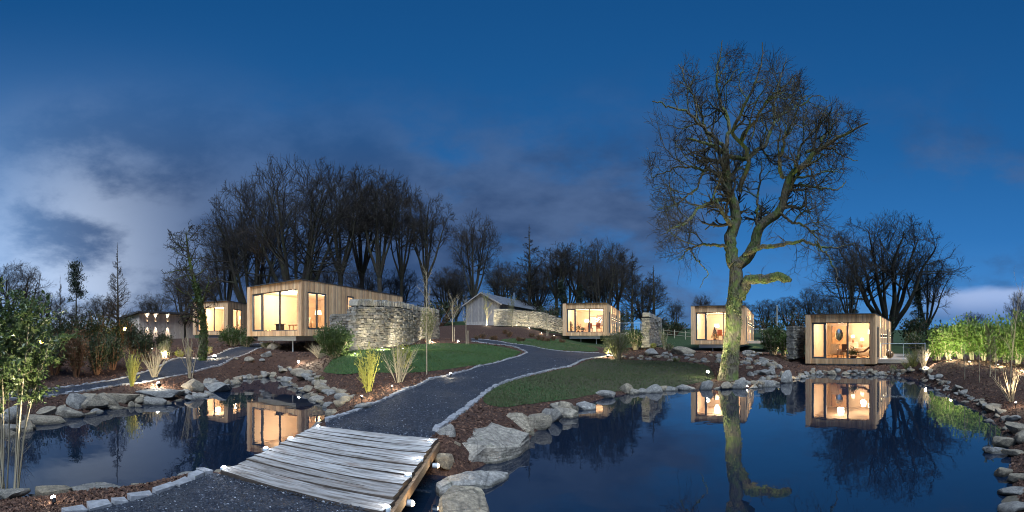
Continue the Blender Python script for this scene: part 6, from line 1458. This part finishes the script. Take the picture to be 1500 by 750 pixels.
for x in (.9, 1.9, 3.4):
    m = MB(); m.cyl((x, -.10, 1.75), (x, -.10, 1.95), .05, .05, 10); m.box(x - .03, -.07, 1.8, x + .03, -.032, 1.9); w = m.build('wall_light', M['dark_frame'], hb); m = MB(); m.cyl((x, -.10, 1.952), (x, -.10, 1.962), .04, .04, 10); m.build('lens', M['lamp_warm'], w)
    spot('wall_lamp_up', (x, -.22, 1.98), (x, -.08, 3), 150, (1, .86, .68), 44, .8, .03, hb); spot('wall_lamp_down', (x, -.22, 1.72), (x, -.08, .2), 150, (1, .86, .68), 44, .8, .03, hb)
t = thing('rail_fence', 'low white field rails far off between the wall stub and the oak lodge', 'fence', onr(972, 58)); o0 = np.array(t.location); pts = [onr(px, r) for px, r in ((972, 58), (988, 57), (1004, 56), (1018, 55))]
for p_ in pts: q = MB(); e = np.array(p_) - o0; q.box(e[0] - .06, e[1] - .06, e[2] - .2, e[0] + .06, e[1] + .06, e[2] + 1.2); q.build('post', M['stake'], t)
for z in (.45, .95):
    for a, b2 in zip(pts[:-1], pts[1:]): q = MB(); e, f = np.array(a) - o0, np.array(b2) - o0; q.cyl((e[0], e[1], e[2] + z), (f[0], f[1], f[2] + z), .035, .035, 6); q.build('rail', M['stake'], t)
p = onr(1138, 58); t = thing('utility_pole', 'thin pole standing behind the green shrub and the oak lodge', 'pole', p); q = MB(); q.cyl((0, 0, -.3), (0, 0, CAMZ + (HZ - 448) * 58 / F - p.z), .11, .08, 8); q.build('shaft', M['stake'], t); q = MB(); q.ball((0, 0, CAMZ + (HZ - 448) * 58 / F - p.z), .09, 8, 6); q.build('cap', M['grey_steel'], t)

# ------------------------------------------------------------------ garden spike lights
def spike(label, px, py, tgt, energy, rl=.06, r=None, m='lamp_white', col=(1, .86, .62), size=80, h=.16, glow_=None):
    """spike light whose lens shows at the pixel; tgt = point it shines at"""
    if r is None:
        th = (px - CX) / F; zz_ = ground0(RS * math.sin(th), RS * math.cos(th)) + h; ray = CAMZ - (py - HZ) * RS / F; k = np.where(zz_ >= ray)[0]; r = RS[k[0]] if len(k) else 30
    p = at(px, py, r); g = gz(p.x, p.y); t = thing('spike_light', label, 'lamp', (p.x, p.y, g)); z = max(p.z - g, .08)
    q = MB(); q.cyl((0, 0, -.1), (0, 0, z - rl), .014, .014, 6); q.build('spike', M['black_metal'], t)
    d_ = (Vector(tgt) - p).normalized() if tgt is not None else Vector((0, 0, 1)); e = Vector((0, 0, z))
    q = MB(); q.cyl(tuple(e - d_ * rl * 2.2), tuple(e - d_ * rl * .3), rl * .9, rl * 1.05, 12); q.build('housing', M['black_metal'], t)
    q = MB(); q.ball(tuple(e), rl, 12, 8); q.build('lens', M[m], t)
    if tgt is not None and energy: spot('beam', tuple(e + d_ * rl * 1.3), tuple(e + d_ * 3), energy * 2.6, col, size, .8, .05, t)
    point('spill', tuple(e + d_ * rl * 1.4 + Vector((0, 0, rl))), glow_ if glow_ is not None else energy * .12, col, .06, t); return t
oakp = oak.location
spike('bright spike light shining up the oak trunk from its left', 1037, 545, (oakp.x, oakp.y, 5.5), 210, .07, r=19.0, col=(1, .98, .60), size=85)
spike('added spike light among the shore stones right in front of the oak', 1094, 566, (oakp.x, oakp.y, 8.5), 200, .04, glow_=.8, r=17.6, col=(1, .95, .66), size=80)  # added lamp, brightens the right face of the bole and the crown
spike('small spike light at the waterline right of the oak', 1157, 551, None, 0, .045, glow_=6)
spike('spike light in the bed before the rounded green shrub', 1157, 518, tuple(onr(1136, 31.0) + Vector((0, 0, 1.2))), 160, .06)
spike('spike light at the foot of the olive shrub', 891, 521, tuple(onr(905, 29) + Vector((0, 0, 1.2))), 260, .08, col=(1, .9, .55))
spike('small spike light on the bed beside the slate path', 660, 547, tuple(onr(628, 15) + Vector((0, 0, 2.4))), 40, .035)
spike('distant spike light at the foot of the upper young tree', 671, 500, tuple(onr(640, 30) + Vector((0, 0, 2.4))), 120, .06)
spike('spike light among the slabs below the lodge on stilts', 437, 530, tuple(onr(484, 19) + Vector((0, 0, 1.0))), 140, .05)
spike('brightest spike light on the upper left path', 314, 522, tuple(onr(296, 27) + Vector((0, 0, 4))), 330, .11, glow_=150)
spike('bright spike light on the left pond bank', 232, 562, tuple(onr(200, 18) + Vector((0, 0, 1))), 130, .075, glow_=70)
spike('small spike light behind the upper left path', 241, 522, tuple(onr(243, 26) + Vector((0, 0, 1))), 70, .05)
spike('faint spike light among the leaves below the hut', 223, 511, tuple(onr(214, 30) + Vector((0, 0, 1.5))), 70, .05)
spike('spike light at the pond corner under the laurel hedge', 1355, 539, tuple(onr(1390, 24) + Vector((0, 0, 1.2))), 180, .06)
for i, (px, r, tx, tr, e, l) in enumerate(((1393, 21.4, 1394, 24.5, 98, 'hidden spike light below the second laurel of the hedge'), (1420, 19.4, 1424, 22.8, 125, 'spike light below the brightest laurel'), (1462, 17.4, 1466, 21.4, 106, 'spike light below the pale leaved sapling laurel'), (1497, 15.4, 1500, 19.2, 114, 'spike light below the tallest laurel at the right edge'))):
    p = onr(px, r); spike(l, px, HZ + (CAMZ - p.z - .13) * F / r, tuple(onr(tx, tr) + Vector((0, 0, 1.1))), e, .045, r, col=(.98, 1, .62), size=95)
p = onr(1470, 11.5); spike('spike light in the right bed below the low bare shrub', 1488, 590, tuple(onr(1482, 12) + Vector((0, 0, 1.2))), 50, .03, col=(1, .85, .6))
for px, r, tx, tr, e, l in ((560, 18.4, 566, 23.0, 99, 'spike light at the foot of the tall drystone wall'), (590, 21.5, 604, 27.5, 114, 'second spike light washing the drystone wall behind the grey shrub'), (520, 17.4, 520, 20.4, 33, 'spike light left at the foot of the tall drystone wall'), (632, 27, 634, 32, 72, 'spike light below the climber on the drystone wall')):
    p = onr(px, r); spike(l, px, HZ + (CAMZ - p.z - .12) * F / r, tuple(onr(tx, tr) + Vector((0, 0, 1.0))), e, .04, r, col=(1, .9, .66), size=110)
for px, r, tx, tr, e, l in ((757, 44.6, 757, 46.5, 35, 'spike light on the left of the wall below the barn'), (775, 44, 776, 46, 39, 'spike light in the middle of the wall below the barn'), (793, 43.4, 795, 45.5, 35, 'spike light on the right of the wall below the barn'), (812, 42.6, 815, 44.8, 29, 'spike light where the wall below the barn drops'), (713, 45, 713, 46.2, 120, 'spike light under the small yellow leaved tree'), (957, 29.2, 957, 33, 120, 'spike light at the foot of the wall stub')):
    p = onr(px, r); spike(l, px, HZ + (CAMZ - p.z - .12) * F / r, tuple(onr(tx, tr) + Vector((0, 0, 1.0))), e, .04, r, col=(1, .88, .58), size=110)
p = onr(536, 11.0); spike('spike light under the bright yellow green wand shrub', 530, 581, tuple(onr(540, 11.6) + Vector((0, 0, .8))), 42, .025, col=(1, .9, .6), size=110)
p = onr(578, 12.6); spike('spike light under the leafless grey stemmed shrub', 574, 566, tuple(onr(584, 13.4) + Vector((0, 0, .9))), 34, .025, col=(1, .9, .66), size=110)
# lantern posts on the left
for px, py, r, m, col, e, l in ((183, 482, 31, 'lamp_amber', (1, .7, .16), 60, 'amber lantern on a slim post before the hut'), (61, 501, 27, 'lamp_amber', (1, .55, .2), 22, 'small orange lantern seen through the glossy leaves')):
    p = at(px, py, r); g = gz(p.x, p.y); t = thing('lantern_post', l, 'lamp', (p.x, p.y, g)); z = p.z - g; q = MB(); q.cyl((0, 0, -.2), (0, 0, z - .13), .03, .025, 8); q.build('post', M['black_metal'], t)
    q = MB(); q.lathe([(.02, z - .13), (.11, z - .12), (.11, z - .10)]); q.build('lantern_base', M['black_metal'], t); q = MB(); q.lathe([(.14, z + .13), (.02, z + .22), (.001, z + .23)]); q.build('lantern_cap', M['black_metal'], t); q = MB(); q.ball((0, 0, z), .12, 12, 8); q.build('lens', M[m], t); point('lantern_lamp', (0, -.2, z), e, col, .1, t)
# added foreground fill lamp, aimed up at the glossy shrub to brighten it
p = onr(30, 4.6); spike('added fill spike light at the foot of the bare stems bottom left', 78, 742, tuple(onr(14, 5.6) + Vector((0, 0, 1.9))), 75, .025, r=4.5, glow_=.5, col=(1, .9, .7), size=62)
print('done', time.time() - T0, len(bpy.data.objects))
